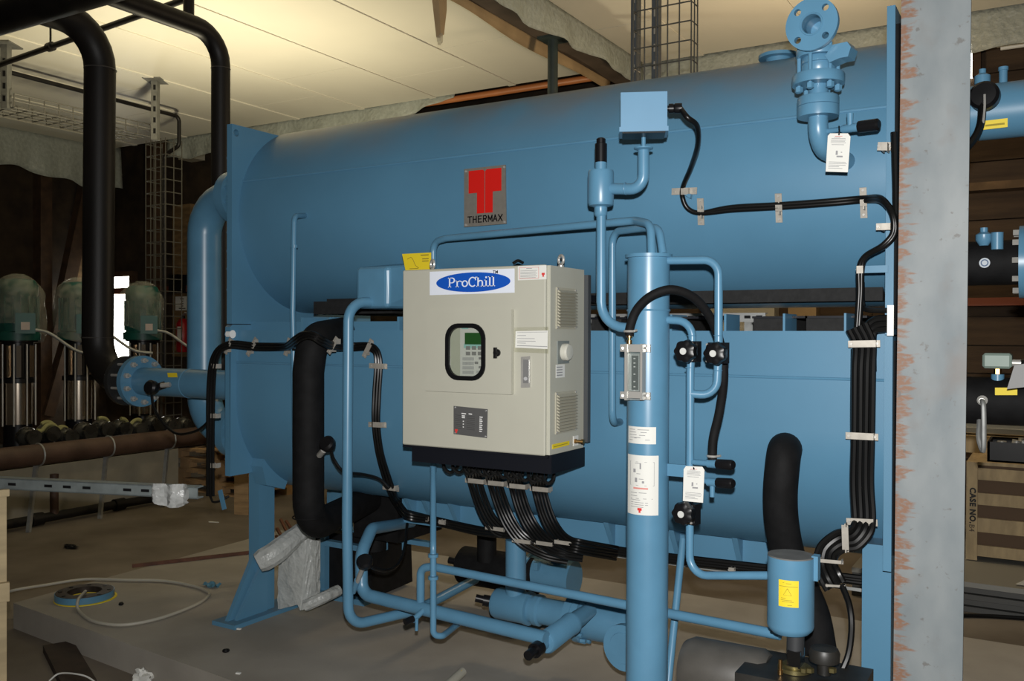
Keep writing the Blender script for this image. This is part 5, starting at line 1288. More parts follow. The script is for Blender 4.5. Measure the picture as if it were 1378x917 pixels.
c = W(491, 757, 3.06)
o = sensor('black round sensor head on the bent solution pipe', c, (.3, -.6, .7), [c + Vector((.02, 0, -.01)), W(505, 766, 3.1), W(522, 768, 3.2), W(537, 758, 3.4), W(545, 735, 3.5), W(548, 705, 3.6)])
MB().cyl(W(488, 765, 3.07), W(481, 783, 3.10), .011, n=10).build('steel_stem', STEEL, o)
MB().cyl(W(481, 781, 3.10), W(475, 797, 3.12), .014, n=12).build('thermowell', BLUEP, o)
c = W(204, 522, 3.26)
o = sensor('black round sensor head on the flanged water nozzle', c, (.1, -1, .15), [c + Vector((0, 0, -.03)), W(207, 548, 3.26), W(218, 568, 3.26), W(238, 584, 3.25), W(262, 581, 3.23), W(278, 570, 3.24), W(283, 558, 3.21)], sc=1.15)
MB().cyl(W(209, 522, 3.28), W(222, 518, 3.31), .02, n=12).build('plug', BLKP, o)
MB().cyl(W(217, 519, 3.29), W(229, 518, 3.31), .013, n=12).build('steel_tip', STEEL, o)
# ---- plate heat exchanger
hy = P(470, 808, Z=PZ).y
hx_ = thing('heat_exchanger', P(470, 806, Z=PZ), 'black insulated heat exchanger in a blue frame on the pad', 'heat exchanger')
fx0, fx1 = W(432, 760, hy).x, W(494, 760, hy).x
fz0 = PZ; fz1 = W(460, 726, hy).z
MB().box((fx0 - .02, hy + .03, fz0 + .02), (fx1 - .0, hy + .10, fz1 + .02)).build('insulation_block', RUBBER, hx_, angle=0)
bx = W(499, 760, hy - .25).x; 
MB().prism([W(499, 739, hy), W(553, 718, hy + .42), W(555, 783, hy + .42), W(500, 806, hy)], (-.22, 0, 0)).build('insulation_block', RUBBER, hx_, angle=0)
MB().box((fx0 - .06, hy + .01, fz0 + .06), (fx0, hy + .085, fz1 + .02)).build('insulation_block', RUBBER, hx_, angle=0)
for x in (fx0, fx1 - .035): MB().box((x, hy - .01, fz0), (x + .035, hy + .04, fz1)).build('frame_post', BLUEP, hx_, angle=0)
MB().box((fx0, hy - .012, fz1 - .05), (fx1, hy + .04, fz1 - .02)).build('frame_bar', BLUEP, hx_, angle=0)
MB().box((fx0 - .02, hy - .05, fz0), (fx1 + .02, hy + .08, fz0 + .03)).build('frame_bar', BLUEP, hx_, angle=0)
MB().box((fx0 + .05, hy + .1, fz1), (fx1 + .35, hy + .14, fz1 + .025)).build('frame_bar', BLUEP, hx_, angle=0)
hb0 = W(496, 700, 3.9)
MB().box((W(492, 690, 3.9).x, 3.8, W(520, 722, 3.9).z), (W(551, 690, 3.9).x, 4.2, EYE - .80)).build('insulation_block', RUBBER, hx_, angle=0)
MB().cyl(W(503, 690, 3.95), W(503, 740, 3.95), .07).build('insulated_port', RUBBER, hx_)
MB().cyl(W(533, 700, 4.1), W(533, 726, 4.1), .06).build('insulated_port', RUBBER, hx_)
for u in (517, 541): MB().box(W(u, 690, 4.0), W(u + 5, 740, 4.02)).build('frame_post', BLUEP, hx_, angle=0)
pq = W(457, 750, 4.2); pq.z = PZ; pq.y = 4.25; pq0 = W(440, 655, 4.2)
MB().box(pq0, pq).build('frame_post', BLUEP, hx_, angle=0)
# ---- purge canister
cy_ = TY - .05
cc = W(1064, 795, cy_); cr = rad(61, cc); zt_, zb_ = W(1064, 747, cy_).z, W(1064, 845, cy_).z
cn = thing('purge_canister', (cc.x, cy_, zb_), 'short blue canister with a yellow warning label above the vacuum pump', 'canister')
MB().lathe([(cr * .8, -.012), (cr * .96, 0), (cr, .01), (cr, zt_ - zb_ - .003)], (cc.x, cy_, zb_), (0, 0, 1), 40).build('canister_body', BLUEP, cn)
MB().lathe([(cr * .995, 0), (cr * .99, .004)], (cc.x, cy_, zt_ - .003), (0, 0, 1), 40).build('lid', mat('dusty_grey', (.13, .13, .125), .8, var=.15, vscale=20), cn)
def wrap2(name, u0, u1, v0, v1, m, r, parent, n=8):
    ang = lambda u: math.asin(max(-.98, min(.98, (u - 1064) / 30.5))); va = math.atan2(-cy_, -cc.x)
    za, zb = P(1062, v0, Y=cy_ - cr).z, P(1062, v1, Y=cy_ - cr).z; vs = []
    for k in range(n + 1):
        a = va + ang(u0) + (ang(u1) - ang(u0)) * k / n
        for z in (za, zb): vs.append((cc.x + r * math.cos(a), cy_ + r * math.sin(a), z))
    return MB().add(vs, [(2 * k, 2 * k + 1, 2 * k + 3, 2 * k + 2) for k in range(n)]).build(name, m, parent)
yl = wrap2('yellow_label', 1049, 1074, 782, 818, YEL, cr + .0008, cn)
INK = MATS['olive_print']
for a_, b_, v in ((1054, 1056, 785), (1058, 1065, 786), (1050, 1073, 790), (1052, 1058, 806), (1052, 1066, 808.5), (1053, 1068, 810.5), (1060, 1066, 815)): wrap2('printed_line', a_, b_, v, v + .7, INK, cr + .0014, yl, 3)
tri = [(1060, 793), (1055, 802), (1065, 802), (1060, 793)]
def cpt(u, v): 
    a = math.atan2(-cy_, -cc.x) + math.asin((u - 1064) / 30.5); return Vector((cc.x + (cr + .0012) * math.cos(a), cy_ + (cr + .0012) * math.sin(a), P(1062, v, Y=cy_ - cr).z))
MB().sweep([cpt(*p) for p in tri], .0009, 5).build('warning_triangle', INK, yl)
MB().cyl(W(1040, 843, cy_), W(1040, 850, cy_), .008, n=8).build('drain_plug', BLKP, cn)
MB().box((cc.x + cr * .9, cy_ - .005, zt_ - .07), (cc.x + cr + .012, cy_ + .03, zt_ + .005)).build('mounting_lug', BLUEP, cn, angle=0)
# ---- vacuum pump
vp = thing('vacuum_pump', (cc.x, cy_, PZ), 'dark vacuum pump with brass fittings standing below the blue canister', 'pump')
ODK = mat('pump_dark', (.018, .017, .015), .45, var=.3, vscale=15); OGR = mat('pump_grey', (.075, .07, .062), .5, var=.2, vscale=9)
def V(u, v, dy=0): return W(u, v, cy_ + dy)
MB().cyl(V(1071, 842), V(1070, 880), .026, n=24).build('inlet_hose', mat('hose_grey', (.035, .037, .04), .5), vp)
MB().box(V(1059, 876, -.03), V(1083, 893, .03)).build('inlet_flange', mat('flange_black', (.006, .006, .006), .2), vp, angle=0)
MB().lathe([(.05, 0), (.05, .012), (.035, .013), (.035, .02)], V(1069, 902), (0, 0, 1), 24).build('brass_ring', mat('dull_brass', (.20, .17, .075), .4, .8), vp)
zb2 = V(1070, 903).z
MB().box((cc.x - .14, cy_ - .11, PZ + .05), (cc.x + .22, cy_ + .14, zb2)).build('oil_case', ODK, vp, angle=0)
mc = V(1032, 915, .06); mc.z = zb2 - .075
MB().lathe([(.085, 0), (.10, .03), (.10, .26), (.085, .28)], Vector((cc.x - .36, mc.y, mc.z)), (1, 0, 0), 32).build('motor', OGR, vp)
MB().box((cc.x - .34, mc.y - .09, PZ), (cc.x + .2, mc.y + .08, PZ + .06)).build('foot', ODK, vp, angle=0)
MB().box((cc.x - .3, mc.y - .07, PZ + .05), (cc.x - .14, mc.y + .07, mc.z)).build('motor_cradle', ODK, vp, angle=0)
MB().lathe([(.02, 0), (.02, .035), (.044, .04), (.046, .065), (.04, .078), (.002, .082)], V(1109, 903, -.02) - Vector((0, 0, .01)), (0, 0, 1), 28).build('filler_knob', ODK, vp)
MB().lathe([(.008, 0), (.008, .015), (.006, .016), (.006, .045)], V(1050, 908, -.06), (0, 0, 1), 12).build('brass_plug', BRASS, vp)
MB().box(V(1024, 907, -.04), V(1030, 913, -.041)).build('yellow_plate', mat('dull_yellow', (.32, .28, .1), .6), vp, angle=0)
for u in (1082, 1090, 1120): MB().lathe([(.012, 0), (.012, .012), (.005, .014)], V(u, 905, -.05), (0, 0, 1), 6).build('hex_nut', mat('dull_brass', (.2, .17, .075), .4, .8), vp)
# ================================================================== THINGS ON THE PAD
WRAP = film_mat('bubble_wrap', (.62, .64, .62), .93, .3)
bt_ = P(392, 822, Z=PZ + .028); by = bt_.y
wb_ = thing('wrapped_panels', (bt_.x, by, PZ), 'bundle of panels wrapped in white plastic leaning beside the blue leg', 'bundle')
def crumple(fn, nu, nv, amp, seed):
    r = random.Random(seed); ph = [(r.uniform(2, 9), r.uniform(2, 9), r.uniform(0, 6)) for _ in range(7)]
    def g(s, t):
        p = Vector(fn(s, t)); k = sum(math.sin(a * s * 3 + b * t * 3 + c) for a, b, c in ph) / 7
        return p + Vector((k * amp, -abs(k) * amp, k * amp * .5))
    return MB().sheet(g, nu, nv)
def prism_wrap(quad, vec, amp, seed, parent, name):
    q = [Vector(p) for p in quad]; v = Vector(vec)
    m = MB()
    def face(a, b, c, d): 
        mm = crumple(lambda s, t: (a * (1 - s) + b * s) * (1 - t) + (d * (1 - s) + c * s) * t, 18, 18, amp, seed); m.add(mm.v, mm.f)
    n = len(q)
    face(*q); face(*[p + v for p in q])
    for i in range(4): j = (i + 1) % 4; face(q[i], q[j], q[j] + v, q[i] + v)
    return m.build(name, WRAP, parent, angle=25)
Wb = lambda u, v, dy=0: P(u, v, Y=by + dy)
prism_wrap([Wb(375, 745), Wb(424, 728), Wb(424, 808, .03), Wb(374, 821)], (.0, .04, 0), .006, 1, wb_, 'wrapped_slab')
prism_wrap([Wb(375, 748, -.06), Wb(386, 722, -.06), Wb(412, 724, -.02), Wb(404, 822, -.06)], (.02, .05, 0), .005, 2, wb_, 'wrapped_slab')
MB().sweep(smooth([Wb(347, 758, -.26), Wb(371, 744, -.19), Wb(400, 720, -.06), Wb(423, 705, .08)]), [.05, .055, .06, .06, .06, .06, .06, .06, .058, .055, .055, .05, .05, .05, .048, .045, .04, .035, .03][:19], 12).build('wrapped_roll', WRAP, wb_, angle=25)
MB().sweep(smooth([Wb(410, 816, -.05), Wb(432, 806, 0), Wb(455, 795, .12)]), .03, 10).build('wrapped_roll', WRAP, wb_, angle=25)
# ring flange lying on the pad
c = P(114, 798, Z=PZ + .03)
rf = thing('ring_flange', (c.x, c.y, PZ), 'loose blue edged steel flange ring lying flat on the pad', 'flange')
R_ = .155
MB().lathe([(R_ * .95, 0), (R_, 0), (R_, .035), (R_ * .95, .035), (R_ * .95, 0)], (c.x, c.y, PZ + .004), (0, 0, 1), 40, cap=False).build('ring_body', BLUEP, rf)
MB().lathe([(R_ * .58, -.03), (R_ * .97, -.03), (R_ * .97, .004), (R_ * .58, .004), (R_ * .58, -.03)], (c.x, c.y, PZ + .037), (0, 0, 1), 40, cap=False).build('ring_face', mat('rust_face', (.05, .038, .03), .45, .5, var=.3, vscale=20), rf)
MB().lathe([(R_ * .7, 0), (R_ * 1.05, 0), (R_ * 1.05, .004), (R_ * .7, .004), (R_ * .7, 0)], (c.x + .01, c.y, PZ), (0, 0, 1), 40, cap=False).build('yellow_gasket', YEL, rf)
for k in range(8):
    t = 2 * math.pi * k / 8; MB().cyl((c.x + R_ * .82 * math.cos(t), c.y + R_ * .82 * math.sin(t), PZ + .038), (c.x + R_ * .82 * math.cos(t), c.y + R_ * .82 * math.sin(t), PZ + .044), .011, n=10).build('bolt_hole', BLKP, rf)
# white hose loop
Z_ = lambda u, v, z=PZ + .012: P(u, v, Z=z)
wh = tag(MB().cable([P(-5, 803, Z=.09), P(18, 795, Z=PZ + .02), Z_(60, 788), Z_(115, 780), Z_(170, 781), Z_(220, 782), Z_(260, 789), Z_(279, 797), Z_(280, 803), Z_(262, 815), Z_(220, 831), Z_(180, 840), Z_(150, 841), Z_(122, 835), Z_(106, 822), Z_(105, 808, PZ + .05), P(115, 796, Z=PZ + .06)], .0085, 10).build('white_tube', mat('white_tube', (.40, .38, .32), .5)), 'thin white tube looping across the pad from the loose flange ring', 'tube')
# rusty bar, plank and bits
def flatbar(name, label, cat, p0, p1, wd, th, m): return tag(MB().bar(p0, p1, wd, th).build(name, m, angle=0), label, cat)
RUST = mat('rust_bar', (.095, .035, .018), .7, var=.3, vscale=15)
flatbar('rusty_bar', 'thin rusty steel bar lying on the pad behind the blue leg', 'bar', P(178, 762, Z=PZ + .012), P(352, 742, Z=PZ + .012), .022, .02, RUST)
a_, b_ = P(70, 880, Z=.02), P(100, 930, Z=.02)
flatbar('dark_plank', 'dark stained wooden plank lying on the floor before the pad', 'plank', P(78, 870, Z=.02), P(108, 925, Z=.02), .14, .035, mat('dark_plank_wood', (.028, .015, .010), .7, var=.4, vscale=12))
for i, (u, v, u2, v2) in enumerate(((393, 728, 378, 700), (386, 732, 373, 712), (402, 724, 385, 702), (380, 734, 372, 722))):
    p0 = P(u, v, Y=4.15); p1 = P(u2, v2, Y=4.45)
    p0 = P(u + 2, v + 6, Z=PZ + .02); p1 = P(u2, v2, Z=PZ + .02 + .11)
    p1 = P(u2, v2, Y=p0.y + .25)
    tag(MB().cyl(p0, p1, .012, n=10).build('copper_rod', mat('copper_rod', (.16, .065, .035), .5, .5)), 'thin brown rod propped behind the wrapped bundle', 'rod', 'brown rods behind the wrapped bundle')
c = P(285, 790, Z=PZ)
tag(MB().add(*(lambda m: (m.v, m.f))(crumple(lambda s, t: (c.x - .05 + .1 * s, c.y - .03 + .06 * t, PZ + .012 + .02 * math.sin(s * 9) * math.sin(t * 7)), 10, 6, .01, 5))).build('plastic_scrap', mat('blue_scrap', (.09, .22, .30), .4), angle=30), 'crumpled scrap of blue plastic lying on the pad by the tube', 'scrap')
c = P(304, 878, Z=PZ)
tag(MB().torus((c.x, c.y, PZ + .007), (0, 0, 1), .012, .006, 14, 6).build('loose_nut', BLKP), 'small black nut lying on the bare pad', 'nut')
c = P(163, 815, Z=PZ)
tag(MB().blob((c.x, c.y, PZ + .008), .014, .012, .009, jit=.2).build('stone_chip', BLKP), 'small black chip lying inside the tube loop', 'chip')
c0 = P(622, 905, Z=PZ + .02); c1 = P(600, 925, Z=PZ + .02)
rl3 = thing('paper_roll', c0, 'small pale roll with a yellow edge lying on the pad', 'roll')
MB().cyl(c0, c1, .02, n=18).build('roll', mat('roll_cream', (.42, .40, .33), .7), rl3)
MB().prism([P(604, 918, Z=PZ + .03), P(622, 903, Z=PZ + .036), P(618, 904, Z=PZ + .03), P(600, 918, Z=PZ + .01)], (0, 0, .003)).build('yellow_edge', YEL, rl3, angle=0)
c = P(95, 738, Z=0)
tag(MB().blob((c.x, c.y, .012), .07, .03, .014, jit=.3, seed=3).build('black_scrap', BLKP, angle=25), 'flat black scrap lying on the dark floor', 'scrap')
c = P(192, 912, Z=.03)
tag(MB().blob((c.x, c.y, .03), .05, .04, .035, jit=.35, seed=9).build('white_scrap', PAPER, angle=25), 'crumpled white scrap lying against the pad face', 'scrap')
tag(MB().cable([P(66, 917, Z=.02), P(80, 907, Z=.043), P(105, 908, Z=.06), P(122, 914, Z=.05), P(140, 930, Z=.02)], .004, 6).build('white_string', PAPER), 'loose white string lying over the dark plank', 'string')
GP = random.Random(4)
# small white bits on the floor
for i, (u, v, z, l) in enumerate(((286, 704, 0, .09), (320, 908, PZ, .02), (321, 848, PZ, .02))):
    c = P(u, v, Z=z); tag(MB().bar(c + Vector((-l / 2, 0, .004)), c + Vector((l / 2, l * .3, .004)), .012, .006).build('paper_chip', PAPER, angle=0), ['white paper chip on the floor by the timber stub', 'tiny white chip on the pad near its front edge', 'tiny white chip on the pad below the blue foot'][i], 'chip')
# ================================================================== LEFT FOREGROUND: CRATE AND STRUT
ct_ = P(4, 800, T=3.3)
NEWP = mat('pale_pine', (.42, .33, .19), .7, var=.15, vscale=4, stretch=(1, 1, 5))
cr_ = thing('pine_crate', (ct_.x - .3, ct_.y, 0), 'pale pine crate standing beneath the slotted rail in front of the pad', 'crate')
pr = P(9, 800, T=3.3); dirR = (CAM_R @ Vector((1, 0, 0)))
def cbox(r0, r1, f0, f1, z0, z1, name):
    M_ = Matrix.Translation((pr.x, pr.y, 0)) @ Matrix.Rotation(math.radians(63), 4, 'Z')
    MB().box((r0, f0, z0), (r1, f1, z1), M=M_).build(name, NEWP, cr_, angle=0)
zc1 = P(5, 662, T=3.3).z
cbox(-.09, 0, 0, .025, .0, zc1, 'corner_post'); cbox(-.8, -.71, 0, .025, .0, zc1, 'corner_post')
for v0, v1 in ((658, 667), (783, 808)): cbox(-.8, .008, -.022, 0, P(5, v1, T=3.3).z, P(5, v0, T=3.3).z, 'batten')
for k in range(5): cbox(-.8, -.006, .025, .04, .02 + k * .2, .19 + k * .2, 'side_board')
for r0 in (-.8, -.09): cbox(r0, r0 + .09, .575, .6, 0, zc1, 'corner_post')
for k in range(5):
    for r0 in (-.8, -.02): cbox(r0, r0 + .015, .04, .575, .02 + k * .2, .19 + k * .2, 'side_board')
    cbox(-.8, -.006, .56, .575, .02 + k * .2, .19 + k * .2, 'side_board')
cbox(-.8, 0, .2, .26, zc1 - .02, zc1, 'cross_batten')
sgl = P(-140, 642, T=3.45); sgr = P(266, 668, T=3.2); sgl.z = zc1 + .022
sgr.z = P(266, 664, T=3.2).z
sl = thing('strut_rail', sgr, 'slotted galvanised rail with white film at its end, lying over the crate', 'strut')
dv = (sgr - sgl).normalized(); up = Vector((0, 0, 1)); sd = dv.cross(up).normalized()
GD = mat('dull_zinc', (.21, .24, .24), .5, .4, var=.12, vscale=20)
wd_ = .042
MB().bar(sgl, sgr, .004, wd_).build('rail_web', GD, sl, angle=0)
MB().bar(sgl + up * .019 - sd * .018, sgr + up * .019 - sd * .018, .04, .004).build('rail_flange', GD, sl, angle=0)
MB().bar(sgl - up * .019 - sd * .018, sgr - up * .019 - sd * .018, .04, .004).build('rail_flange', GD, sl, angle=0)
for u in (2, 24, 73, 98, 124, 177, 200):
    f = (u + 140) / 406; p = sgl.lerp(sgr, f) + sd * .0025
    MB().bar(p - dv * .016, p + dv * .016, .001, .010).build('slot', BLKP, sl, angle=0)
MB().add(*(lambda m: (m.v, m.f))(crumple(lambda s, t: sgr - dv * (.17 - .15 * s) + sd * (.012 + .01 * math.sin(s * 14)) + up * (.03 - (.055 + .03 * math.sin(s * 3)) * t), 14, 8, .012, 12))).build('film_wrap', film_mat('grey_film', (.55, .56, .55), .85, .25), sl, angle=25)
# ================================================================== PUMPS ON THEIR PLINTH
plx = -7.6
pl_ = thing('pump_plinth', (-8.4, 5.1, 0), 'pale concrete plinth carrying the green pumps', 'plinth')
CONC = mat('plinth_concrete', (.26, .24, .19), .8, var=.12, vscale=5)
py1 = P(240, 640, X=plx).y
pz = P(240, 604, X=plx).z
MB().box((-9.2, 3.0, 0), (plx, py1, pz)).build('block', CONC, pl_, angle=0)
MB().box((-9.2, 3.0, pz), (plx - .02, 6.75, pz + .02)).build('steel_bed', DKPIPE, pl_, angle=0)
TEAL = mat('pump_green', (.006, .075, .058), .45, var=.1, vscale=10)
INOX = mat('pump_inox', (.42, .36, .29), .22, 1.0, var=.1, vscale=3, stretch=(5, 5, .2))
CLEAR = film_mat('clear_film', (.62, .60, .50), .26, .15)
names_ = ['leftmost', 'middle', 'right']
for i, (u, lab) in enumerate(((24, 'green topped vertical pump wrapped in film, next to the pale crate'), (106, 'green topped vertical pump wrapped in film, behind the thick black riser'), (192, 'green topped vertical pump wrapped in film, beside the upright wire tray'))):
    b = P(u, 560, X=-8.2); x_, y_ = b.x, b.y
    T_ = (b - CAM_P).dot(fwd); zz = lambda v: EYE - (v - 449.5) / FPX * T_
    k = T_ / 8.4
    zv = lambda v: EYE + ((449.5 - v) / FPX) * 8.4          # same real heights for all three
    o = thing('vertical_pump', (x_, y_, pz + .02), lab, 'pump', 'green vertical pumps on the plinth')
    zb = pz + .02
    MB().lathe([(.20, 0), (.20, .03), (.12, .05), (.12, zv(573) - zb)], (x_, y_, zb), (0, 0, 1), 24).build('pump_foot', BLKP, o)
    MB().lathe([(.135, zv(573)), (.135, zv(518))], (x_, y_, 0), (0, 0, 1), 32).build('lower_sleeve', INOX, o)
    MB().lathe([(.15, zv(518)), (.15, zv(512)), (.13, zv(511)), (.13, zv(464)), (.17, zv(463)), (.17, zv(458))], (x_, y_, 0), (0, 0, 1), 28).build('lantern', BLKP, o)
    for da in (-.9, -.2, .5, 1.2):
        a = math.atan2(-y_, -x_) + da
        MB().cyl((x_ + .155 * math.cos(a), y_ + .155 * math.sin(a), zv(575)), (x_ + .155 * math.cos(a), y_ + .155 * math.sin(a), zv(466)), .008, n=8).build('tie_rod', STEEL, o)
        if abs(da) < 1: MB().box((x_ + .138 * math.cos(a + .3) - .03, y_ + .138 * math.sin(a + .3) - .02, zv(510)), (x_ + .138 * math.cos(a + .3) + .03, y_ + .138 * math.sin(a + .3) + .02, zv(468)), rz=a).build('coupling_guard', INOX, o, angle=0)
    MB().lathe([(.19, zv(461)), (.19, zv(450)), (.165, zv(449)), (.165, zv(400)), (.17, zv(399)), (.17, zv(388)), (.14, zv(380)), (.05, zv(378))], (x_, y_, 0), (0, 0, 1), 32).build('motor', TEAL, o)
    for q in range(16):
        a = 2 * math.pi * q / 16; MB().bar((x_ + .172 * math.cos(a), y_ + .172 * math.sin(a), zv(447)), (x_ + .172 * math.cos(a), y_ + .172 * math.sin(a), zv(402)), .006, .02, (math.cos(a), math.sin(a), 0)).build('cooling_fin', TEAL, o, angle=0)
    fd = Vector((-x_, -y_, 0)).normalized(); rt_ = Vector((-fd.y, fd.x, 0))
    pb_ = Vector((x_, y_, 0)) + fd * .2 + rt_ * .06
    tb_ = MB().box((pb_.x - .08, pb_.y - .06, zv(452)), (pb_.x + .08, pb_.y + .06, zv(425)), rz=math.atan2(fd.y, fd.x) + math.pi / 2).build('terminal_box', TEAL, o, angle=0)
    q = pb_ + fd * .065
    MB().box((q.x - .035, q.y - .003, zv(447)), (q.x + .035, q.y + .003, zv(437)), rz=math.atan2(fd.y, fd.x) + math.pi / 2).build('label', mat('pale_label', (.45, .38, .34), .6), tb_, angle=0)
    rnd = random.Random(i + 5)
    ph = [rnd.uniform(0, 6) for _ in range(4)]
    def bag(s, t):
        a = 2 * math.pi * s; rr = (.05 + .175 * min(1, (t * 3.2) ** .6)) * (1 + .10 * math.sin(3 * a + ph[0]) * t + .05 * math.sin(8 * a + 9 * t + ph[1]) + .09 * t * math.sin(a + ph[2]))
        low = zv(372) - (zv(372) - zv(452 + 14 * math.sin(a + ph[3]))) * t
        return (x_ + rr * math.cos(a), y_ + rr * math.sin(a), low)
    MB().sheet(bag, 40, 18).build('film_cover', CLEAR, o, angle=35)
    MB().cable([(pb_.x + rt_.x * .08, pb_.y + rt_.y * .08, zv(447)), (pb_.x + rt_.x * .2, pb_.y + rt_.y * .2, zv(452)), (pb_.x + rt_.x * .42, pb_.y + rt_.y * .42, zv(475)), (pb_.x + rt_.x * .6, pb_.y + rt_.y * .6, zv(480))], .014, 8).build('motor_cable', GALV, o)
# film covered fittings in front of the pumps
SHINY = mat('film_covered_iron', (.035, .034, .030), .14, var=.5, vscale=8, spec=.9)
fits = [(36, 588), (62, 583), (87, 588), (112, 581), (136, 577), (160, 577), (182, 578), (204, 571), (225, 572), (246, 573)]
fy_ = [P(u, v, X=-7.85).y for u, v in fits]; CAST = []
for i, (u, v) in enumerate(fits):
    gaps = [abs(fy_[i] - fy_[j]) for j in (i - 1, i + 1) if 0 <= j < len(fits)]
    r = .485 * min(gaps); c = P(u, v, X=-7.85); zc = max(c.z, pz + .02 + r * .8); CAST.append((c.y, zc, r))
    o = thing('pipe_fitting', (c.x, c.y, pz + .02), 'rounded dark iron fitting under clear film on the pump plinth', 'fitting', 'iron fittings on the pump plinth')
    MB().blob((c.x, c.y, zc), r * 1.2, r, r, 18, 12, .02, i).build('casting', SHINY, o, angle=60)
    MB().lathe([(r * .8, 0), (r * .8, .04), (r * .5, .05), (r * .5, r * 1.3)], (c.x + r * 1.35, c.y, zc), (-1, 0, 0), 18).build('flange', SHINY, o)
    MB().box((c.x - .05, c.y - r * .5, pz + .02), (c.x + .05, c.y + r * .5, zc)).build('stand', BLKP, o, angle=0)
YG = mat('pale_green_tape', (.30, .29, .12), .7)
for i, (u, v, u2, v2) in enumerate(((44, 546, 70, 553), (55, 579, 82, 571), (62, 569, 94, 567), (132, 541, 146, 543), (160, 556, 187, 562))):
    dx = (.062, .006, -.05, .0, .03)[i]; ya, yb = P(u, 575, X=-7.85).y, P(u2, 575, X=-7.85).y; pts = []
    for q in range(9):                    # draped over the castings it lies on
        yq = ya + (yb - ya) * q / 8
        zq = max(zc_ + math.sqrt(max(.0004, r_ * r_ * (1 - (dx / (1.2 * r_)) ** 2) - (yq - yc_) ** 2)) for yc_, zc_, r_ in CAST if abs(yq - yc_) < r_ * 1.25)
        pts.append(Vector((-7.85 + dx, yq, zq + .012)))
    o = MB().sweep(smooth(pts, 3), .018, 8).build('lifting_strap', YG); tag(o, 'pale green strap lying over the iron fittings', 'strap', 'pale green straps on the fittings')
# rusty pipe before the plinth, floor conduit
x_ = -7.2
pa, pb_ = P(-20, 622, X=x_), P(290, 583, X=x_)
rpz = (pa.z + pb_.z) / 2
RPM = mat('rusty_pipe', (.050, .026, .017), .6, col2=(.095, .055, .038), vscale=5, bump=.1, bscale=40)
rp = thing('rusty_pipe', (x_, 5, rpz), 'brown rusty pipe laid in front of the pump plinth', 'pipe')
MB().cyl((x_, pa.y - .5, rpz), (x_, pb_.y, rpz), .088, n=28).build('pipe_run', RPM, rp)
for u in (52, 146, 228):
    y_ = P(u, 610, X=x_).y
    MB().bar((x_ + .02, y_ - .1, 0), (x_ - .02, y_, rpz), .03, .03).build('bracket', GALV, rp, angle=0)
    MB().torus((x_, y_, rpz), (0, 1, 0), .09, .008, 20, 6).build('pipe_clip', GALV, rp)
fc_ = thing('floor_conduit', (-7.35, 5, .06), 'thin dark steel pipe running along the floor before the plinth', 'pipe')
MB().cyl((-7.35, 2.5, .06), (-7.35, py1, .06), .04, n=16).build('pipe_run', DKPIPE, fc_)
for u in (49, 160):
    y_ = P(u, 690, X=-7.35).y; MB().cyl((-7.35, y_ - .05, .06), (-7.35, y_ + .05, .06), .055, n=16).build('coupling', DKPIPE, fc_)
y_ = P(73, 690, X=-7.35).y
MB().cyl((-7.35, y_, .06), (-7.35, y_, .42), .035, n=14).build('branch', RPM, fc_)
# ---- pallets behind the left leg, timber stub
PALW = mat('pallet_wood', (.40, .25, .12), .8, var=.25, vscale=6)
bp_ = P(272, 668, Z=0)
for k in range(4):
    PH = .77; z0 = k * .145 * PH; r_ = random.Random(k); ox, oy = r_.uniform(-.05, .05), r_.uniform(-.05, .05)
    o = thing('wooden_pallet', (bp_.x + ox, bp_.y + .5 + oy, z0), 'wooden pallet in the stack beside the plinth, %s' % ['on the floor', 'second from the floor', 'third from the floor', 'topmost'][k], 'pallet', 'stacked pallets beside the plinth')
    X0, Y0 = bp_.x - .55 + ox, bp_.y + .1 + oy
    for j in range(3): MB().box((X0, Y0 + j * .35, z0), (X0 + 1.2, Y0 + .1 + j * .35, z0 + .02 * PH)).build('bottom_board', PALW, o, angle=0)
    for j in range(3):
        for q in range(3): MB().box((X0 + q * .53, Y0 + j * .35, z0 + .02 * PH), (X0 + .14 + q * .53, Y0 + .1 + j * .35, z0 + .10 * PH)).build('block', PALW, o, angle=0)
    for j in range(7): MB().box((X0 + j * .18, Y0, z0 + .10 * PH), (X0 + .12 + j * .18, Y0 + .8, z0 + .125 * PH)).build('deck_board', PALW, o, angle=0)
    for j in range(3): MB().box((X0, Y0 + j * .35, z0 + .125 * PH), (X0 + 1.2, Y0 + .1 + j * .35, z0 + .1448 * PH)).build('stringer_board', PALW, o, angle=0)
c = P(322, 693, Z=0)
tag(MB().box((c.x - .07, c.y, 0), (c.x + .07, c.y + .14, 1.0), rz=.3).build('timber_stub', PINE, angle=0), 'short upright timber behind the lower left end plate', 'timber')
# fire extinguisher with sign
c = P(246, 474, Y=9.1)
fe = thing('fire_extinguisher', (c.x, 9.1, c.z), 'red fire extinguisher hung on the plywood panel', 'extinguisher')
RED = mat('extinguisher_red', (.35, .008, .012), .35)
s = (P(246, 425, Y=9.1).z - c.z)
MB().lathe([(.08, 0), (.095, .02), (.095, s * .78), (.05, s * .9), (.03, s * .92)], (c.x, 9.1, c.z), (0, 0, 1), 24).build('bottle', RED, fe)
MB().lathe([(.03, 0), (.035, .03), (.02, .06)], (c.x, 9.1, c.z + s * .92), (0, 0, 1), 12).build('valve_head', BLKP, fe)
MB().bar((c.x, 9.1, c.z + s), (c.x + .12, 9.05, c.z + s * 1.08), .03, .015).build('handle', STEEL, fe, angle=0)
MB().box((c.x + .0, 9.0, c.z + s * .3), (c.x + .07, 9.008, c.z + s * .7)).build('label', PAPER, fe, angle=0)
MB().box((c.x - .03, 9.12, c.z + .1), (c.x + .03, 9.215, c.z + .2)).build('bracket', STEEL, fe, angle=0)
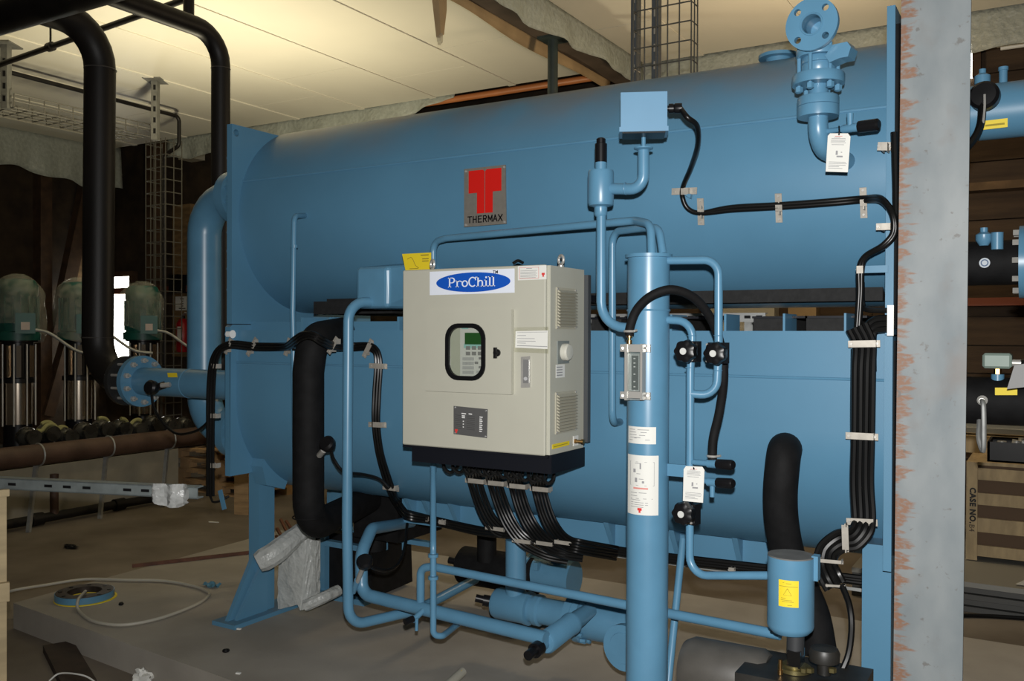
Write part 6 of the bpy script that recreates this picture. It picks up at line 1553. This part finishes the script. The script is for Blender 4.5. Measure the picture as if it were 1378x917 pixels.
a_, b_ = P(236, 418, Y=9.2), P(252, 399, Y=9.2)
sg2 = tag(MB().box((a_.x, 9.2, a_.z), (b_.x, 9.222, b_.z)).build('notice_sign', PAPER, angle=0), 'white printed notice above the red fire extinguisher', 'sign')
for k, (f0, f1) in enumerate(((.42, .72), (.52, .66), (.46, .7), (.52, .68), (.3, .85))): MB().box((a_.x + (b_.x - a_.x) * f0, 9.197, b_.z - (b_.z - a_.z) * (.15 + .17 * k)), (a_.x + (b_.x - a_.x) * f1, 9.2, b_.z - (b_.z - a_.z) * (.21 + .17 * k))).build('printed_line', BLKP, sg2, angle=0)
a_, b_ = P(238, 395, Y=9.15), P(250, 370, Y=9.15)
tag(MB().box((a_.x, 9.0, a_.z), (b_.x, 9.22, b_.z)).build('wall_box', BLKP, angle=0), 'small black box on the wall above the white notice', 'box')
a_, b_ = P(240, 215, Y=9.0), P(258, 196, Y=9.0)
ht = thing('wall_heater', (a_.x, 9.1, a_.z), 'cream slotted heater hung high on the rear wall', 'heater')
CREAM = mat('cream_paint', (.45, .42, .34), .6)
MB().box((a_.x, 9.0, a_.z), (b_.x, 9.24, b_.z)).build('case', CREAM, ht, angle=0)
for k in range(6): x = a_.x + (b_.x - a_.x) * (.15 + .13 * k); MB().box((x, 8.995, a_.z + .06), (x + .012, 9.0, b_.z - .06)).build('slot', BLKP, ht, angle=0)
# ================================================================== BEHIND THE GAP BETWEEN THE SHELLS
z_ = P(950, 428, Y=4.2).z
gs = thing('slotted_channel', (-1.5, 4.2, z_), 'slotted zinc channel seen through the gap between the shells', 'strut')
xa, xb = P(770, 428, Y=4.2).x, P(1030, 428, Y=4.2).x
MB().box((xa, 4.2, z_ - .02), (xb, 4.205, z_ + .022)).build('channel', mat('bright_zinc', (.55, .56, .55), .35, .5), gs, angle=0)
MB().box((xa, 4.205, z_ + .018), (xb, 4.24, z_ + .022)).build('channel', MATS['bright_zinc'], gs, angle=0)
s0 = None
n = int((xb - xa) / .055)
for k in range(n):
    x = xa + .02 + k * .055
    if s0 is None: s0 = MB().box((x, 4.197, z_ - .004), (x + .03, 4.201, z_ + .010)).build('slot', BLKP, gs, angle=0); sl0 = wpos(s0) - Vector((x, 0, 0))
    else: dup(s0, sl0 + Vector((x, 0, 0)))
for x in (xa + .1, xb - .1): MB().box((x, 4.206, zt), (x + .04, 4.24, z_)).build('foot', GALV, gs, angle=0)
a_, b_ = P(948, 447, Y=9.1), P(1044, 405, Y=9.1)
tag(MB().box((a_.x, 9.05, a_.z), (b_.x, 9.22, b_.z)).build('wall_cabinet', CREAM, angle=0), 'cream cabinet on the rear wall seen between the shells', 'cabinet')
a_, b_ = P(1062, 445, Y=9.1), P(1100, 405, Y=9.1)
tag(MB().box((a_.x, 9.05, a_.z), (b_.x, 9.22, b_.z)).build('cardboard_panel', CARD, angle=0), 'tan cardboard panel on the rear wall seen between the shells', 'cardboard')
# ================================================================== RIGHT BACKGROUND
Yk = 6.6
k0 = P(1300, 752, Y=Yk); k1 = P(1316, 622, Y=Yk)
cz0, cz1 = k0.z, k1.z
CRW = mat('crate_wood', (.36, .27, .15), .75, var=.2, vscale=5, stretch=(4, 1, 1))
kc = thing('slatted_crate', (k0.x + .8, Yk + .4, cz0), 'slatted wooden crate stencilled with a case number, behind the column', 'crate')
def kb(x0, x1, y0, y1, z0, z1, name, m=CRW): return MB().box((k0.x + x0, Yk + y0, z0), (k0.x + x1, Yk + y1, z1)).build(name, m, kc, angle=0)
pw = k1.x - k0.x
post = kb(0, pw, -.02, .0, cz0, cz1, 'corner_post'); kb(1.6, 1.6 + pw, -.02, 0, cz0, cz1, 'corner_post')
for v0, v1 in ((632, 648), (666, 682), (700, 719), (737, 752)):
    kb(0, 1.7, 0, .02, P(1345, v1, Y=Yk).z, P(1345, v0, Y=Yk).z, 'slat')
kb(0, 1.7, .0, .9, cz1 - .02, cz1, 'top_board'); kb(0, 1.7, .03, .9, cz0 + .02, cz1 - .02, 'contents', mat('brown_card', (.10, .06, .033), .8))
MT = Matrix.Translation(Vector((k0.x + pw * .56, Yk - .0215, P(1308, 680, Y=Yk).z))) @ Matrix.Rotation(math.pi / 2, 4, 'X') @ Matrix.Rotation(-math.pi / 2, 4, 'Z')
text('lettering', 'CASE NO.', .048, .002, BLKP, MT, post, .0022)
MT2 = Matrix.Translation(Vector((k0.x + pw * .5, Yk - .0215, P(1307, 710, Y=Yk).z))) @ Matrix.Rotation(math.pi / 2, 4, 'X') @ Matrix.Rotation(-math.pi / 2, 4, 'Z')
text('lettering', 'B4', .046, .002, mat('faded_ink', (.07, .05, .035), .8), MT2, post)
# black tray on the crate
a_ = P(1329, 624, Y=Yk + .1); ztr = cz1
ty_ = thing('black_tray', (a_.x + .3, Yk + .25, ztr), 'black open tray with odd fittings standing on the slatted crate', 'tray')
tx0 = a_.x; tx1 = a_.x + .7
for args in (((tx0, Yk + .05, ztr), (tx1, Yk + .065, ztr + .13)), ((tx0, Yk + .4, ztr), (tx1, Yk + .415, ztr + .13)), ((tx0, Yk + .05, ztr), (tx0 + .015, Yk + .41, ztr + .13)), ((tx1 - .015, Yk + .05, ztr), (tx1, Yk + .41, ztr + .13)), ((tx0, Yk + .05, ztr), (tx1, Yk + .41, ztr + .012))):
    MB().box(*args).build('tray_panel', BLKP, ty_, angle=0)
for k in range(5):
    q = Vector((tx0 + .08 + .06 * k, Yk + .12 + .03 * (k % 3), ztr + .012)); tag(MB().lathe([(.02, 0), (.02, .10), (.028, .101), (.028, .12 + .01 * k)], q, (.2 * (k % 2), 0, 1), 10).build('loose_fitting', STEEL), 'small steel fitting lying in the black tray', 'fitting', 'steel fittings in the black tray')
# stack of sheets under the crate
for k in range(5):
    z_ = .04 + k * .022; zt2 = cz0 - .03
tb0 = P(1296, 790, Y=6.2).x
for k in range(5):
    h_ = (cz0) / 5
    o = MB().box((k0.x - .6, 6.0 + .02 * (k % 2), k * h_), (k0.x + 2.2, 7.8, (k + 1) * h_ - .006)).build('metal_sheet', mat('sheet_grey', (.24, .235, .21), .45, .2) if k == 4 else mat('sheet_edge', (.07, .07, .066), .5), angle=0)
    tag(o, 'grey flat panel in the stack beneath the slatted crate, %s' % ['resting on the floor', 'second from the floor', 'middle one', 'fourth from the floor', 'topmost'][k], 'panel', 'flat panels beneath the crate')
s4 = [P(1338, 754, Y=6.1), P(1390, 730, Y=6.1), P(1390, 775, Y=6.1), P(1338, 760, Y=6.1)]
pz_ = cz0
tag(MB().prism([(k0.x + .30, 6.06, pz_ + .002), (k0.x + .9, 6.02, pz_ + .002), (k0.x + .9, 6.5, pz_ + .30)], (0, .02, .0)).build('tilted_sheet', mat('sheet_pale', (.33, .33, .30), .5), angle=0), 'pale bent sheet propped against the slatted crate', 'sheet')
tag(MB().cable([P(1285, 829, Z=.012), P(1310, 829, Z=.012), P(1340, 830, Z=.012), P(1400, 834, Z=.012)], .012).build('floor_cable', CABLE), 'black cable lying on the floor behind the column', 'cable')
# stacked zinc rails on the crate's rear
for k in range(2):
    z_ = P(1340, 580 - k * 7, Y=7.2).z
    o = MB().box((k0.x - .3, 7.15 + k * .06, z_ - .018), (k0.x + 1.9, 7.25, z_ + .018)).build('zinc_rail', mat('bright_zinc', (.55, .56, .55), .35, .5), angle=0)
    tag(o, ['lower bright zinc rail lying behind the black tray', 'upper bright zinc rail lying behind the black tray'][k], 'rail', 'zinc rails behind the tray')
z_ = P(1340, 583, Y=7.2).z
tag(MB().box((k0.x - .4, 7.1, cz1), (k0.x + 2, 7.4, z_ - .018)).build('timber_block', CRW, angle=0), 'timber block carrying the zinc rails on the crate', 'timber')
# shelves, lamp on the rear wall
for lab, v, dp, m_ in (('dusty brown timber shelf high on the rear wall beside the column', 248, .2, mat('dusty_timber', (.14, .085, .04), .85, var=.3, vscale=5)), ('red edged shelf on the rear wall level with the insulated pipe', 406, .25, mat('red_shelf', (.20, .045, .018), .6))):
    z_ = P(1345, v, Y=9.0).z
    tag(MB().box((P(1290, v, Y=9.0).x, 9.24 - dp, z_ - .035), (P(1400, v, Y=9).x, 9.24, z_ + .035)).build('wall_shelf', m_, angle=0), lab, 'shelf')
a_, b_ = P(1341, 67, Y=8.7), P(1400, 58, Y=8.7)
fl_ = thing('tube_lamp', (a_.x, 8.75, a_.z), 'white fluorescent lamp fixture hung at the rear wall', 'lamp')
MB().box((a_.x, 8.66, a_.z + .03), (a_.x + 1.2, 8.76, a_.z + .09)).build('housing', CREAM, fl_, angle=0)
MB().cyl((a_.x + .03, 8.71, a_.z + .01), (a_.x + 1.17, 8.71, a_.z + .01), .018, n=14).build('tube', mat('lamp_tube', (.7, .7, .65), .4), fl_)
for k in (.2, 1.0): MB().cyl((a_.x + k, 8.71, a_.z + .09), (a_.x + k, 8.71, 6.4), .006, n=8).build('suspension_wire', STEEL, fl_)
